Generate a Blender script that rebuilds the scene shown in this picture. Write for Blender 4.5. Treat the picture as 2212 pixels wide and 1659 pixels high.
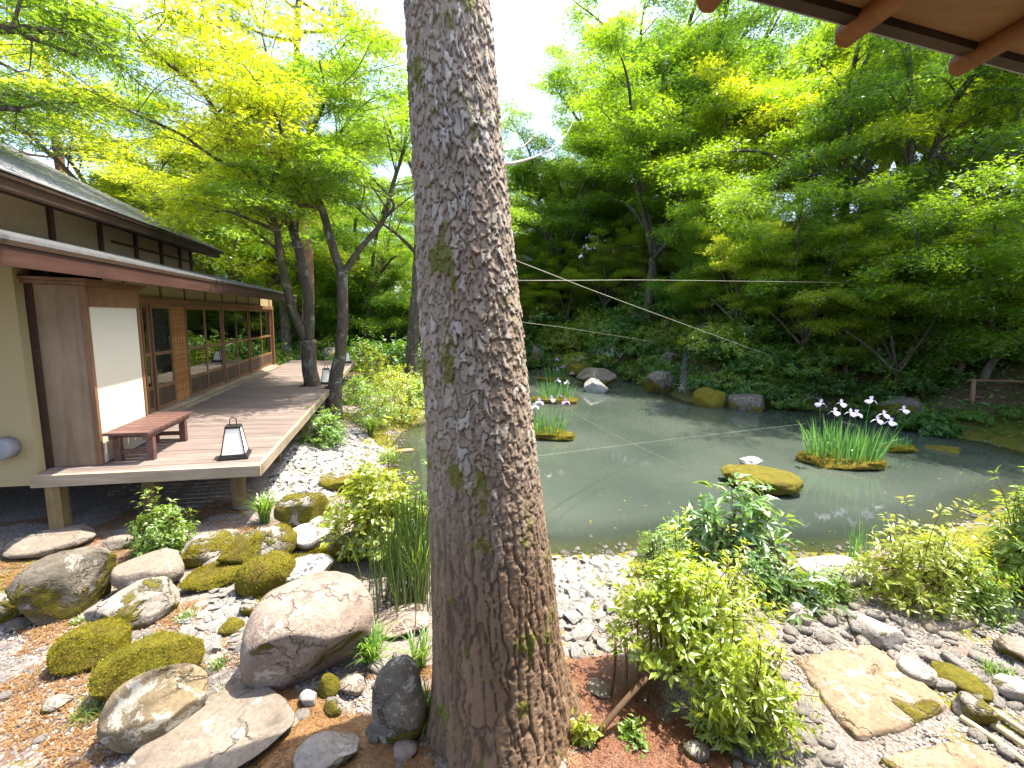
import bpy, math, random
import numpy as np
from mathutils import Vector, Matrix

for _o in list(bpy.data.objects):
    bpy.data.objects.remove(_o)
SC = bpy.context.scene
COL = SC.collection
RNG = np.random.default_rng(11)
random.seed(5)

# ------------------------------------------------------------------ camera
EYE = np.array([0.0, 0.0, 2.45])
FPX, CX, CY = 950.0, 1106.0, 829.5          # focal length and centre, in pixels of a 2212 x 1659 picture
PITCH, ROLL = math.radians(8.3), math.radians(1.9)
FWD = np.array([0, math.cos(PITCH), -math.sin(PITCH)])
_r0 = np.array([1.0, 0, 0]); _u0 = np.cross(_r0, FWD)
RIGHT = math.cos(ROLL) * _r0 + math.sin(ROLL) * _u0
UP = -math.sin(ROLL) * _r0 + math.cos(ROLL) * _u0
cam_data = bpy.data.cameras.new('camera')
cam_data.sensor_width = 36.0
cam_data.lens = 36.0 * FPX / 2212.0
cam_data.clip_start = 0.05
cam_data.clip_end = 2000
cam = bpy.data.objects.new('camera', cam_data)
COL.objects.link(cam)
_m = Matrix(((RIGHT[0], UP[0], -FWD[0], EYE[0]), (RIGHT[1], UP[1], -FWD[1], EYE[1]),
             (RIGHT[2], UP[2], -FWD[2], EYE[2]), (0, 0, 0, 1)))
cam.matrix_world = _m
SC.camera = cam

# ------------------------------------------------------------------ sky, sun, exposure
SUN_EL, SUN_AZ = math.radians(71), math.radians(62)     # azimuth clockwise from +Y
world = bpy.data.worlds.new('World')
SC.world = world
world.use_nodes = True
wn = world.node_tree.nodes
wl = world.node_tree.links
bg = wn['Background']
sky = wn.new('ShaderNodeTexSky')
sky.sky_type = 'NISHITA'
sky.sun_disc = False
sky.sun_elevation = SUN_EL
sky.sun_rotation = SUN_AZ
sky.altitude = 300
sky.air_density = 1.0
sky.dust_density = 4.0
sky.ozone_density = 1.0
wl.new(sky.outputs[0], bg.inputs[0])
bg.inputs[1].default_value = 0.15
sd = bpy.data.lights.new('sun', 'SUN')
sd.energy = 3.7
sd.angle = math.radians(0.53)
sd.color = (1.0, 0.93, 0.80)
sun = bpy.data.objects.new('sun', sd)
COL.objects.link(sun)
_s = Vector((math.cos(SUN_EL) * math.sin(SUN_AZ), math.cos(SUN_EL) * math.cos(SUN_AZ), math.sin(SUN_EL)))
sun.rotation_euler = _s.to_track_quat('Z', 'Y').to_euler()
sun.location = (20, 10, 30)
SC.view_settings.view_transform = 'Standard'
SC.view_settings.look = 'None'
SC.view_settings.gamma = 1.0
SC.view_settings.use_curve_mapping = False
SC.view_settings.exposure = 2.12
SC.render.engine = 'CYCLES'
SC.cycles.use_denoising = True
SC.cycles.max_bounces = 10
SC.cycles.diffuse_bounces = 5
SC.cycles.glossy_bounces = 4
SC.cycles.transmission_bounces = 6
SC.cycles.transparent_max_bounces = 12
SC.cycles.sample_clamp_indirect = 8.0

# ------------------------------------------------------------------ helpers
def ray(x, y):
    return FWD + RIGHT * (x - CX) / FPX - UP * (y - CY) / FPX

def W(x, y, z=0.0):
    """point of the horizontal plane z that is seen at x, y"""
    d = ray(x, y)
    return EYE + d * ((z - EYE[2]) / d[2])

def D(x, y, Y):
    """point at world depth Y that is seen at x, y"""
    d = ray(x, y)
    return EYE + d * (Y / d[1])

def axial(p):
    return float((np.asarray(p, float) - EYE) @ FWD)

def nrm(a):
    a = np.asarray(a, float)
    return a / np.maximum(np.linalg.norm(a, axis=-1, keepdims=True), 1e-9)

def sstep(a, b, x):
    t = np.clip((np.asarray(x, float) - a) / (b - a), 0, 1)
    return t * t * (3 - 2 * t)

def _hash(ix, iy, iz, seed):
    h = (ix.astype(np.int64) * 374761393 + iy.astype(np.int64) * 668265263 + iz.astype(np.int64) * 2147483647 + seed * 144665) & 0xffffffff
    h = ((h ^ (h >> 13)) * 1274126177) & 0xffffffff
    h = ((h ^ (h >> 16)) * 2246822519) & 0xffffffff
    return ((h ^ (h >> 15)) & 0xffffff) / float(0xffffff)

def vnoise(p, seed=0):
    p = np.asarray(p, float)
    i = np.floor(p); f = p - i; f = f * f * (3 - 2 * f)
    i = i.astype(np.int64)
    r = 0
    for dx in (0, 1):
        for dy in (0, 1):
            for dz in (0, 1):
                w = (f[:, 0] if dx else 1 - f[:, 0]) * (f[:, 1] if dy else 1 - f[:, 1]) * (f[:, 2] if dz else 1 - f[:, 2])
                r = r + w * _hash(i[:, 0] + dx, i[:, 1] + dy, i[:, 2] + dz, seed)
    return r * 2 - 1

def fbm(p, seed=0, octaves=4):
    p = np.asarray(p, float); r = 0; a = 0.5
    for k in range(octaves):
        r = r + a * vnoise(p * (2 ** k), seed + k * 17); a *= 0.5
    return r

def mk(name, V, faces, smooth=False, attr=None, mat=None):
    """faces: list of (m, k) index arrays; attr: dict name -> per-vertex floats"""
    V = np.asarray(V, np.float32)
    faces = [np.asarray(f, np.int32) for f in faces if len(f)]
    me = bpy.data.meshes.new(name)
    nl = sum(f.size for f in faces); nf = sum(len(f) for f in faces)
    me.vertices.add(len(V)); me.loops.add(nl); me.polygons.add(nf)
    me.vertices.foreach_set('co', V.ravel())
    me.loops.foreach_set('vertex_index', np.concatenate([f.ravel() for f in faces]))
    tot = np.concatenate([np.full(len(f), f.shape[1], np.int32) for f in faces])
    st = np.concatenate([[0], np.cumsum(tot)[:-1]]).astype(np.int32)
    me.polygons.foreach_set('loop_start', st)
    me.polygons.foreach_set('loop_total', tot)
    me.polygons.foreach_set('use_smooth', np.full(nf, bool(smooth)))
    if attr:
        for k, v in attr.items():
            a = me.attributes.new(k, 'FLOAT', 'POINT')
            a.data.foreach_set('value', np.asarray(v, np.float32))
    if mat is not None:
        me.materials.append(mat)
    me.update(calc_edges=True)
    me.validate()
    return me

class MB:
    """collects geometry of one mesh"""
    def __init__(self):
        self.V = []; self.F = {}; self.n = 0; self.A = []
    def add(self, V, F, v=0.5):
        V = np.asarray(V, float)
        F = [F] if isinstance(F, np.ndarray) else F
        for f in F:
            f = np.asarray(f, np.int64)
            self.F.setdefault(f.shape[1], []).append(f + self.n)
        self.V.append(V); self.n += len(V)
        self.A.append(np.broadcast_to(np.asarray(v, float), (len(V),)).copy())
    def box(self, lo, hi, v=0.5):
        x0, y0, z0 = lo; x1, y1, z1 = hi
        self.add([(x0, y0, z0), (x1, y0, z0), (x1, y1, z0), (x0, y1, z0), (x0, y0, z1), (x1, y0, z1), (x1, y1, z1), (x0, y1, z1)], BOXF, v)
    def hexa(self, P, v=0.5):
        self.add(P, BOXF, v)
    def bar(self, a, b, w, h, up=(0, 0, 1), v=0.5):
        a = np.asarray(a, float); b = np.asarray(b, float)
        d = nrm(b - a); s = nrm(np.cross(d, up)); u = np.cross(s, d)
        P = []
        for q in (a, b):
            for i, j in ((-1, -1), (1, -1), (1, 1), (-1, 1)):
                P.append(q + s * i * w / 2 + u * j * h / 2)
        self.add(P, BARF, v)
    def tube(self, pts, rad, sides=6, cap=True, v=0.5):
        pts = np.asarray(pts, float); n = len(pts)
        rad = np.broadcast_to(np.asarray(rad, float), (n,))
        t = nrm(np.gradient(pts, axis=0))
        ref = np.array([0.31, 0.94, 0.12]) if abs(t[0] @ np.array([0.31, 0.94, 0.12])) < 0.9 else np.array([1.0, 0, 0])
        s = nrm(np.cross(t, ref)); u = np.cross(s, t)
        an = np.arange(sides) * 2 * math.pi / sides
        V = (pts[:, None, :] + rad[:, None, None] * (np.cos(an)[None, :, None] * s[:, None, :] + np.sin(an)[None, :, None] * u[:, None, :])).reshape(-1, 3)
        i = np.arange(n - 1)[:, None] * sides; j = np.arange(sides)[None, :]; j2 = (j + 1) % sides
        F = np.stack([i + j, i + j2, i + j2 + sides, i + j + sides], -1).reshape(-1, 4)
        FF = [F]
        if cap:
            FF.append(np.array([list(range(sides))[::-1]])); FF.append(np.array([[(n - 1) * sides + k for k in range(sides)]]))
        self.add(V, FF, v)
    def mesh(self, name, mat, smooth=False):
        V = np.concatenate(self.V); F = [np.concatenate(f) for f in self.F.values()]
        return mk(name, V, F, smooth, {'v': np.concatenate(self.A)}, mat)
    def build(self, name, mat, parent=None, smooth=False, loc=None):
        return obj(name, self.mesh(name, mat, smooth), parent, loc)

BOXF = np.array([(3, 2, 1, 0), (4, 5, 6, 7), (0, 1, 5, 4), (1, 2, 6, 5), (2, 3, 7, 6), (3, 0, 4, 7)])
BARF = np.array([(0, 1, 2, 3), (7, 6, 5, 4), (4, 5, 1, 0), (5, 6, 2, 1), (6, 7, 3, 2), (7, 4, 0, 3)])

def obj(name, me, parent=None, loc=None, rot=None, scale=None):
    o = bpy.data.objects.new(name, me)
    COL.objects.link(o)
    if parent is not None:
        o.parent = parent
    if loc is not None:
        o.location = tuple(float(c) for c in loc)
    if rot is not None:
        o.rotation_euler = tuple(float(c) for c in rot)
    if scale is not None:
        o.scale = tuple(float(c) for c in np.broadcast_to(scale, (3,)))
    return o

def tag(o, label, cat, group=None, kind=None):
    o['label'] = label
    o['category'] = cat
    if group:
        o['group'] = group
    if kind:
        o['kind'] = kind
    return o

def empty(name, loc, rz=0.0, scale=None):
    o = obj(name, None, None, loc, (0, 0, rz), scale)
    o.empty_display_size = 0.2
    return o

def copy_thing(src, loc, rot=(0, 0, 0), scale=1.0):
    r = src.copy(); COL.objects.link(r)
    r.location = tuple(float(c) for c in loc); r.rotation_euler = tuple(float(c) for c in rot)
    r.scale = tuple(float(c) for c in np.broadcast_to(scale, (3,)))
    for ch in list(src.children):
        c = ch.copy(); COL.objects.link(c); c.parent = r
        for g in list(ch.children):
            e = g.copy(); COL.objects.link(e); e.parent = c
    return r

def spline(pts, n):
    """Catmull-Rom through pts, n samples"""
    P = np.asarray(pts, float)
    if len(P) == 2:
        t = np.linspace(0, 1, n)[:, None]
        return P[0] * (1 - t) + P[1] * t
    Q = np.vstack([2 * P[0] - P[1], P, 2 * P[-1] - P[-2]])
    m = len(P) - 1
    out = []
    for s in np.linspace(0, m - 1e-6, n):
        k = int(s); t = s - k
        p0, p1, p2, p3 = Q[k], Q[k + 1], Q[k + 2], Q[k + 3]
        out.append(0.5 * (2 * p1 + (p2 - p0) * t + (2 * p0 - 5 * p1 + 4 * p2 - p3) * t * t + (3 * p1 - p0 - 3 * p2 + p3) * t ** 3))
    return np.array(out)

# ------------------------------------------------------------------ materials
class NT:
    def __init__(self, name):
        self.m = bpy.data.materials.new(name); self.m.use_nodes = True
        self.t = self.m.node_tree; self.n = self.t.nodes; self.l = self.t.links
        self.n.clear(); self.out = self.n.new('ShaderNodeOutputMaterial')
    def node(self, typ, ins=None, **kw):
        nd = self.n.new(typ)
        for k, v in kw.items():
            setattr(nd, k, v)
        for k, v in (ins or {}).items():
            self.set(nd.inputs[k], v)
        return nd
    def set(self, sock, v):
        if hasattr(v, 'is_linked') or isinstance(v, bpy.types.NodeSocket):
            self.l.new(v, sock)
        else:
            if isinstance(v, (tuple, list)) and len(v) == 3 and sock.type == 'RGBA':
                v = (*v, 1)
            sock.default_value = v
    def coord(self, kind='Object'):
        return self.node('ShaderNodeTexCoord').outputs[kind]
    def mapping(self, vec, scale=(1, 1, 1), loc=(0, 0, 0), rot=(0, 0, 0)):
        return self.node('ShaderNodeMapping', {'Vector': vec, 'Scale': scale, 'Location': loc, 'Rotation': rot}).outputs[0]
    def noise(self, vec, scale, detail=4, rough=0.55, dist=0.0, out='Fac'):
        return self.node('ShaderNodeTexNoise', {'Vector': vec, 'Scale': scale, 'Detail': detail, 'Roughness': rough, 'Distortion': dist}).outputs[out]
    def voro(self, vec, scale, out='Distance', feature='F1'):
        return self.node('ShaderNodeTexVoronoi', {'Vector': vec, 'Scale': scale}, feature=feature).outputs[out]
    def ramp(self, fac, stops, interp='LINEAR'):
        r = self.node('ShaderNodeValToRGB', {'Fac': fac}); e = r.color_ramp.elements
        r.color_ramp.interpolation = interp
        while len(e) < len(stops):
            e.new(0.5)
        for k, (p, c) in enumerate(stops):
            e[k].position = p
            e[k].color = (*c, 1) if not isinstance(c, (int, float)) else (c, c, c, 1)
        return r.outputs[0]
    def mix(self, fac, a, b, blend='MIX'):
        nd = self.node('ShaderNodeMix', data_type='RGBA', blend_type=blend)
        self.set(nd.inputs[0], fac); self.set(nd.inputs[6], a); self.set(nd.inputs[7], b)
        return nd.outputs[2]
    def math(self, op, a, b=0.0, c=None, clamp=False):
        nd = self.node('ShaderNodeMath', operation=op, use_clamp=clamp)
        self.set(nd.inputs[0], a); self.set(nd.inputs[1], b)
        if c is not None:
            self.set(nd.inputs[2], c)
        return nd.outputs[0]
    def smooth(self, x, a, b):
        nd = self.node('ShaderNodeMapRange', {'Value': x, 'From Min': a, 'From Max': b}, interpolation_type='SMOOTHSTEP')
        return nd.outputs[0]
    def attr(self, name):
        return self.node('ShaderNodeAttribute', attribute_name=name).outputs['Fac']
    def rand(self):
        return self.node('ShaderNodeObjectInfo').outputs['Random']
    def bump(self, h, strength=0.5, dist=0.02, normal=None):
        ins = {'Height': h, 'Strength': strength, 'Distance': dist}
        if normal is not None:
            ins['Normal'] = normal
        return self.node('ShaderNodeBump', ins).outputs[0]
    def principled(self, color, rough=0.8, spec=0.3, normal=None, **kw):
        ins = {'Base Color': color, 'Roughness': rough, 'Specular IOR Level': spec}
        if normal is not None:
            ins['Normal'] = normal
        ins.update(kw)
        return self.node('ShaderNodeBsdfPrincipled', ins).outputs[0]
    def done(self, sh):
        self.l.new(sh, self.out.inputs[0]); return self.m

def leaf_mat(name, dark, light, trans, tfac=0.5, gloss=0.08, rough=0.35, var=0.35):
    """leaf: per-leaf colour between dark and light, light shining through"""
    t = NT(name)
    v = t.attr('v')
    col = t.mix(v, dark, light)
    hsv = t.node('ShaderNodeHueSaturation', {'Color': col, 'Value': t.math('MULTIPLY_ADD', t.rand(), var, 1 - var / 2), 'Hue': t.math('MULTIPLY_ADD', t.rand(), 0.03, 0.485)}).outputs[0]
    tr = t.mix(v, tuple(c * 0.8 for c in trans), tuple(min(1, c * 1.15) for c in trans))
    a = t.node('ShaderNodeBsdfDiffuse', {'Color': hsv}).outputs[0]
    b = t.node('ShaderNodeBsdfTranslucent', {'Color': tr}).outputs[0]
    m = t.node('ShaderNodeMixShader', {0: tfac, 1: a, 2: b}).outputs[0]
    g = t.node('ShaderNodeBsdfGlossy', {'Color': (0.9, 0.95, 0.9), 'Roughness': rough}).outputs[0]
    m2 = t.node('ShaderNodeMixShader', {0: gloss, 1: m, 2: g}).outputs[0]
    return t.done(m2)

def wood_mat(name, a, b, grain=(2, 2, 40), rough=0.7, moss=0.0, coord='Object', spec=0.25):
    t = NT(name)
    co = t.coord(coord)
    off = t.node('ShaderNodeVectorMath', {0: co, 1: t.node('ShaderNodeCombineXYZ', {0: t.math('MULTIPLY', t.rand(), 37.0), 1: t.math('MULTIPLY', t.rand(), 13.0), 2: t.math('MULTIPLY', t.rand(), 7.0)}).outputs[0]}, operation='ADD').outputs[0]
    mp = t.mapping(off, grain)
    n1 = t.noise(mp, 1.0, 6, 0.65, 0.4)
    n2 = t.noise(off, 1.7, 3)
    c = t.mix(t.ramp(n1, [(0.3, 0.0), (0.7, 1.0)]), a, b)
    c = t.mix(t.math('MULTIPLY', t.ramp(n2, [(0.35, 0.0), (0.75, 1.0)]), 0.45), c, tuple(x * 0.45 for x in a))
    c = t.node('ShaderNodeHueSaturation', {'Color': c, 'Value': t.math('MULTIPLY_ADD', t.rand(), 0.3, 0.85)}).outputs[0]
    if moss:
        c = t.mix(t.math('MULTIPLY', t.ramp(t.noise(off, 4.0, 5), [(0.5, 0.0), (0.7, 1.0)]), moss), c, (0.07, 0.08, 0.02))
    return t.done(t.principled(c, rough, spec, t.bump(n1, 0.35, 0.006)))

def rock_mat(name, c1, c2, moss=0.3, lichen=0.3, mosscol=(0.25, 0.215, 0.015), mossdark=(0.09, 0.085, 0.01), side=0.5):
    t = NT(name)
    co = t.coord('Object')
    off = t.node('ShaderNodeVectorMath', {0: co, 1: t.node('ShaderNodeCombineXYZ', {0: t.math('MULTIPLY', t.rand(), 31.0), 1: t.math('MULTIPLY', t.rand(), 17.0), 2: 0.0}).outputs[0]}, operation='ADD').outputs[0]
    big = t.noise(off, 2.2, 5, 0.6, 0.3)
    fine = t.noise(off, 34.0, 8, 0.7)
    mid = t.noise(off, 9.0, 6, 0.65)
    c = t.mix(t.ramp(big, [(0.35, 0.0), (0.65, 1.0)]), c1, c2)
    c = t.mix(t.math('MULTIPLY', t.ramp(fine, [(0.42, 0.0), (0.62, 1.0)]), 0.5), c, tuple(x * 0.5 for x in c1))
    if lichen:
        lm = t.ramp(t.noise(off, 7.0, 9, 0.75, 0.6), [(0.60 - 0.1 * lichen, 0.0), (0.64 - 0.1 * lichen, 1.0)])
        c = t.mix(t.math('MULTIPLY', lm, 0.6), c, (0.40, 0.39, 0.34))
    ck = t.ramp(t.voro(t.node('ShaderNodeVectorMath', {0: off, 1: t.node('ShaderNodeVectorMath', {0: t.noise(off, 4.0, 4, 0.6, out='Color'), 1: (0.5, 0.5, 0.5)}, operation='MULTIPLY').outputs[0]}, operation='ADD').outputs[0], 2.3, feature='DISTANCE_TO_EDGE'), [(0.0, 1.0), (0.035, 0.0)])
    ck = t.math('MULTIPLY', ck, t.ramp(big, [(0.45, 0.0), (0.6, 1.0)]))
    c = t.mix(t.math('MULTIPLY', ck, 0.6), c, tuple(x * 0.35 for x in c1))
    h = t.math('ADD', t.math('MULTIPLY', mid, 0.6), t.math('MULTIPLY', fine, 0.35))
    h = t.math('SUBTRACT', h, t.math('MULTIPLY', ck, 0.5))
    if moss:
        nz = t.node('ShaderNodeSeparateXYZ', {0: t.node('ShaderNodeNewGeometry').outputs['Normal']}).outputs[2]
        mk_ = t.math('ADD', t.math('MULTIPLY', t.noise(off, 3.0, 6, 0.65, 0.5), 1.6), t.math('MULTIPLY', nz, side - 0.5))
        th = 1.3 - moss
        mm = t.smooth(mk_, th - 0.06, th + 0.08)
        mc = t.mix(t.ramp(t.noise(off, 26.0, 5, 0.7), [(0.3, 0.0), (0.7, 1.0)]), mossdark, mosscol)
        mc = t.mix(t.math('MULTIPLY', t.ramp(t.noise(off, 5.0, 5, 0.6), [(0.45, 0.0), (0.65, 1.0)]), 0.75), mc, (0.11, 0.075, 0.018))
        c = t.mix(mm, c, mc)
        mb = t.math('MULTIPLY', mm, t.math('MULTIPLY_ADD', t.noise(off, 70.0, 4, 0.7), 1.6, 0.7))
        h = t.math('ADD', h, mb)
    return t.done(t.principled(c, 0.9, 0.2, t.bump(h, 1.0, 0.03)))

def plain_mat(name, c, rough=0.6, spec=0.3, noise=0.0, scale=20, metallic=0.0):
    t = NT(name)
    col = c; nb = None
    if noise:
        n = t.noise(t.coord('Object'), scale, 6, 0.65)
        col = t.mix(t.math('MULTIPLY', t.ramp(n, [(0.3, 0.0), (0.7, 1.0)]), noise), c, tuple(x * 0.5 for x in c))
        nb = t.bump(n, 0.3, 0.006)
    return t.done(t.principled(col, rough, spec, nb, Metallic=metallic))

M = {}
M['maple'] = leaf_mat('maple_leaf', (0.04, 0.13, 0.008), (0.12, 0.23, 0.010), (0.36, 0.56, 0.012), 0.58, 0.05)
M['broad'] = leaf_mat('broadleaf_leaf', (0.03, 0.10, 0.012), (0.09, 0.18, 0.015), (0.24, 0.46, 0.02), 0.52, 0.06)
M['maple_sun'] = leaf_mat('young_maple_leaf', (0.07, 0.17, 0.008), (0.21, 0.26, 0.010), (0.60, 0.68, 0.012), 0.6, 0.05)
M['shrub'] = leaf_mat('evergreen_leaf', (0.035, 0.10, 0.015), (0.10, 0.20, 0.03), (0.22, 0.42, 0.03), 0.42, 0.035, 0.4)
M['bright'] = leaf_mat('fresh_shrub_leaf', (0.06, 0.15, 0.02), (0.17, 0.25, 0.03), (0.42, 0.60, 0.04), 0.45, 0.04, 0.4)
M['yellow'] = leaf_mat('yellow_green_leaf', (0.12, 0.20, 0.015), (0.28, 0.32, 0.02), (0.62, 0.68, 0.025), 0.5, 0.06, 0.35)
M['rhodo'] = leaf_mat('rhododendron_leaf', (0.035, 0.10, 0.03), (0.12, 0.22, 0.04), (0.30, 0.46, 0.04), 0.35, 0.08, 0.35)
M['grass'] = leaf_mat('blade', (0.06, 0.15, 0.015), (0.20, 0.28, 0.05), (0.30, 0.45, 0.04), 0.4, 0.08, 0.35)
M['iris'] = leaf_mat('iris_blade', (0.04, 0.15, 0.03), (0.12, 0.27, 0.07), (0.22, 0.46, 0.08), 0.4, 0.07, 0.35)
M['pine'] = leaf_mat('pine_needle', (0.035, 0.075, 0.03), (0.10, 0.15, 0.06), (0.18, 0.26, 0.10), 0.3, 0.06)
M['russet'] = leaf_mat('russet_leaf', (0.12, 0.05, 0.02), (0.28, 0.13, 0.06), (0.3, 0.14, 0.05), 0.3, 0.06)
M['pale_leaf'] = leaf_mat('variegated_leaf', (0.10, 0.17, 0.07), (0.55, 0.58, 0.46), (0.5, 0.55, 0.35), 0.35, 0.1)
M['moss_blade'] = leaf_mat('moss_tuft', (0.13, 0.12, 0.008), (0.33, 0.28, 0.014), (0.36, 0.31, 0.02), 0.3, 0.02)
M['needle_litter'] = leaf_mat('fallen_needle', (0.11, 0.048, 0.024), (0.235, 0.12, 0.058), (0.2, 0.08, 0.03), 0.1, 0.03)
M['petal_white'] = leaf_mat('white_petal', (0.38, 0.36, 0.56), (0.60, 0.57, 0.70), (0.45, 0.4, 0.56), 0.35, 0.03)
M['petal_violet'] = leaf_mat('violet_petal', (0.30, 0.10, 0.42), (0.60, 0.38, 0.68), (0.5, 0.25, 0.6), 0.35, 0.03)

def maple_bark():
    t = NT('maple_bark')
    co = t.coord('Object')
    n = t.noise(t.mapping(co, (9, 9, 2.5)), 1.0, 7, 0.7, 0.6)
    li = t.ramp(t.noise(co, 3.6, 8, 0.75, 0.8), [(0.54, 0.0), (0.60, 1.0)])
    c = t.mix(t.ramp(n, [(0.3, 0.0), (0.7, 1.0)]), (0.04, 0.032, 0.023), (0.13, 0.105, 0.08))
    c = t.mix(t.math('MULTIPLY', li, 0.55), c, (0.30, 0.30, 0.25))
    c = t.mix(t.math('MULTIPLY', t.ramp(t.noise(co, 1.5, 4), [(0.5, 0.0), (0.7, 1.0)]), 0.6), c, (0.07, 0.075, 0.02))
    return t.done(t.principled(c, 0.9, 0.15, t.bump(n, 0.8, 0.03)))
M['bark'] = maple_bark()
M['pine_bark'] = rock_mat('red_pine_bark', (0.22, 0.11, 0.07), (0.14, 0.09, 0.065), 0.0, 0.2)
M['twig'] = plain_mat('shrub_stem', (0.10, 0.06, 0.035), 0.85, 0.2, 0.5, 30)
M['reed'] = leaf_mat('horsetail_stem', (0.03, 0.10, 0.012), (0.15, 0.24, 0.03), (0.15, 0.25, 0.02), 0.15, 0.1)

def ground_mat():
    t = NT('garden_ground')
    co = t.coord('Object')
    hill = t.attr('hill'); shore = t.attr('shore')
    n1 = t.noise(co, 0.9, 6, 0.65, 0.4); n2 = t.noise(co, 3.1, 7, 0.7, 0.5); n3 = t.noise(co, 45.0, 6, 0.75)
    needles = t.mix(t.ramp(t.noise(t.mapping(co, (60, 60, 60)), 1.0, 4, 0.8), [(0.3, 0.0), (0.7, 1.0)]), (0.09, 0.042, 0.024), (0.24, 0.13, 0.072))
    gravel = t.mix(t.voro(co, 55.0, 'Color'), (0.20, 0.19, 0.175), (0.34, 0.325, 0.31))
    gravel = t.mix(t.ramp(t.voro(co, 55.0), [(0.0, 0.0), (0.75, 1.0)]), gravel, (0.14, 0.11, 0.09))
    c = t.mix(t.ramp(n2, [(0.54, 0.0), (0.66, 0.85)]), gravel, needles)
    moss = t.mix(t.ramp(n3, [(0.3, 0.0), (0.7, 1.0)]), (0.06, 0.065, 0.01), (0.18, 0.17, 0.02))
    mm = t.math('ADD', n1, t.math('MULTIPLY', shore, 0.16))
    c = t.mix(t.ramp(mm, [(0.56, 0.0), (0.62, 1.0)]), c, moss)
    litter = t.mix(t.ramp(n2, [(0.35, 0.0), (0.65, 1.0)]), (0.045, 0.03, 0.018), (0.10, 0.065, 0.035))
    litter = t.mix(t.ramp(n1, [(0.5, 0.0), (0.6, 1.0)]), litter, (0.035, 0.055, 0.012))
    c = t.mix(hill, c, litter)
    h = t.math('ADD', t.math('MULTIPLY', n3, 0.6), t.math('MULTIPLY', t.voro(co, 55.0), -0.6))
    return t.done(t.principled(c, 0.95, 0.15, t.bump(h, 0.7, 0.02)))
M['ground'] = ground_mat()

def water_mat():
    t = NT('pond_water')
    co = t.coord('Object')
    n = t.noise(t.mapping(co, (1.0, 1.6, 1.0)), 1.6, 3, 0.5)
    n2 = t.noise(co, 9.0, 2, 0.5)
    h = t.math('ADD', n, t.math('MULTIPLY', n2, 0.12))
    murk = t.mix(t.ramp(t.noise(co, 0.25, 3), [(0.35, 0.0), (0.65, 1.0)]), (0.036, 0.048, 0.038), (0.062, 0.075, 0.060))
    p = t.principled(murk, 0.035, 0.5, t.bump(h, 0.03, 0.05), IOR=1.333)
    tr = t.node('ShaderNodeBsdfTransparent', {'Color': (0.55, 0.6, 0.45)}).outputs[0]
    m = t.node('ShaderNodeMixShader', {0: t.math('MULTIPLY', t.attr('shallow'), 0.75), 1: p, 2: tr}).outputs[0]
    return t.done(m)
M['water'] = water_mat()
M['rock_tan'] = rock_mat('tan_boulder', (0.20, 0.15, 0.12), (0.30, 0.24, 0.195), 0.32, 0.25, side=0.25)
M['rock_grey'] = rock_mat('grey_stone', (0.19, 0.165, 0.14), (0.27, 0.245, 0.21), 0.5, 0.35, side=0.3)
M['rock_slab'] = rock_mat('flat_slab_stone', (0.17, 0.14, 0.11), (0.23, 0.195, 0.16), 0.2, 0.1, side=0.3)
M['rock_dark'] = rock_mat('dark_stone', (0.10, 0.085, 0.065), (0.17, 0.145, 0.115), 0.5, 0.35, side=0.2)
M['rock_brown'] = rock_mat('brown_stone', (0.15, 0.115, 0.07), (0.22, 0.17, 0.10), 0.42, 0.7, side=0.3)
M['rock_moss'] = rock_mat('mossy_stone', (0.19, 0.165, 0.145), (0.27, 0.24, 0.21), 0.76, 0.1, side=0.65)
M['rock_halfmoss'] = rock_mat('half_mossy_stone', (0.25, 0.22, 0.185), (0.36, 0.33, 0.28), 0.62, 0.4, side=0.4)
M['rock_white'] = rock_mat('pale_stone', (0.30, 0.28, 0.255), (0.42, 0.40, 0.37), 0.3, 0.4, side=0.5)
M['crushed'] = rock_mat('crushed_stone', (0.30, 0.285, 0.265), (0.46, 0.44, 0.415), 0.2, 0.1, side=0.5)
M['cobble'] = rock_mat('path_cobble', (0.27, 0.25, 0.235), (0.40, 0.355, 0.31), 0.3, 0.1, side=0.5)
M['step'] = rock_mat('ochre_step_stone', (0.20, 0.14, 0.09), (0.29, 0.215, 0.145), 0.3, 0.2, side=0.5)
M['moss'] = rock_mat('moss_mound', (0.12, 0.09, 0.04), (0.18, 0.14, 0.06), 0.98, 0.0, (0.26, 0.20, 0.015), (0.09, 0.075, 0.01), side=0.85)
M['gravel'] = rock_mat('fine_gravel', (0.27, 0.245, 0.22), (0.44, 0.41, 0.38), 0.0, 0.2)

M['deck'] = wood_mat('deck_board', (0.125, 0.095, 0.084), (0.225, 0.18, 0.16), (1.6, 30, 30), 0.6)
M['deck_beam'] = wood_mat('weathered_beam', (0.22, 0.165, 0.11), (0.36, 0.29, 0.21), (2, 2, 20), 0.75)
M['post'] = wood_mat('deck_post_wood', (0.13, 0.085, 0.04), (0.25, 0.18, 0.085), (14, 14, 1.2), 0.8, 0.5)
M['bench'] = wood_mat('stained_bench_wood', (0.085, 0.042, 0.034), (0.15, 0.08, 0.065), (20, 3, 20), 0.55)
M['frame'] = wood_mat('window_frame_wood', (0.15, 0.075, 0.036), (0.25, 0.135, 0.07), (18, 18, 1.6), 0.5)
M['panel'] = wood_mat('bay_panel_wood', (0.15, 0.10, 0.06), (0.25, 0.18, 0.12), (8, 8, 0.9), 0.7)
M['skirt'] = wood_mat('dark_skirt_wood', (0.05, 0.03, 0.02), (0.10, 0.065, 0.045), (20, 20, 1.5), 0.6)
M['fascia'] = wood_mat('red_fascia_wood', (0.05, 0.02, 0.015), (0.085, 0.04, 0.03), (12, 1.2, 12), 0.6)
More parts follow.
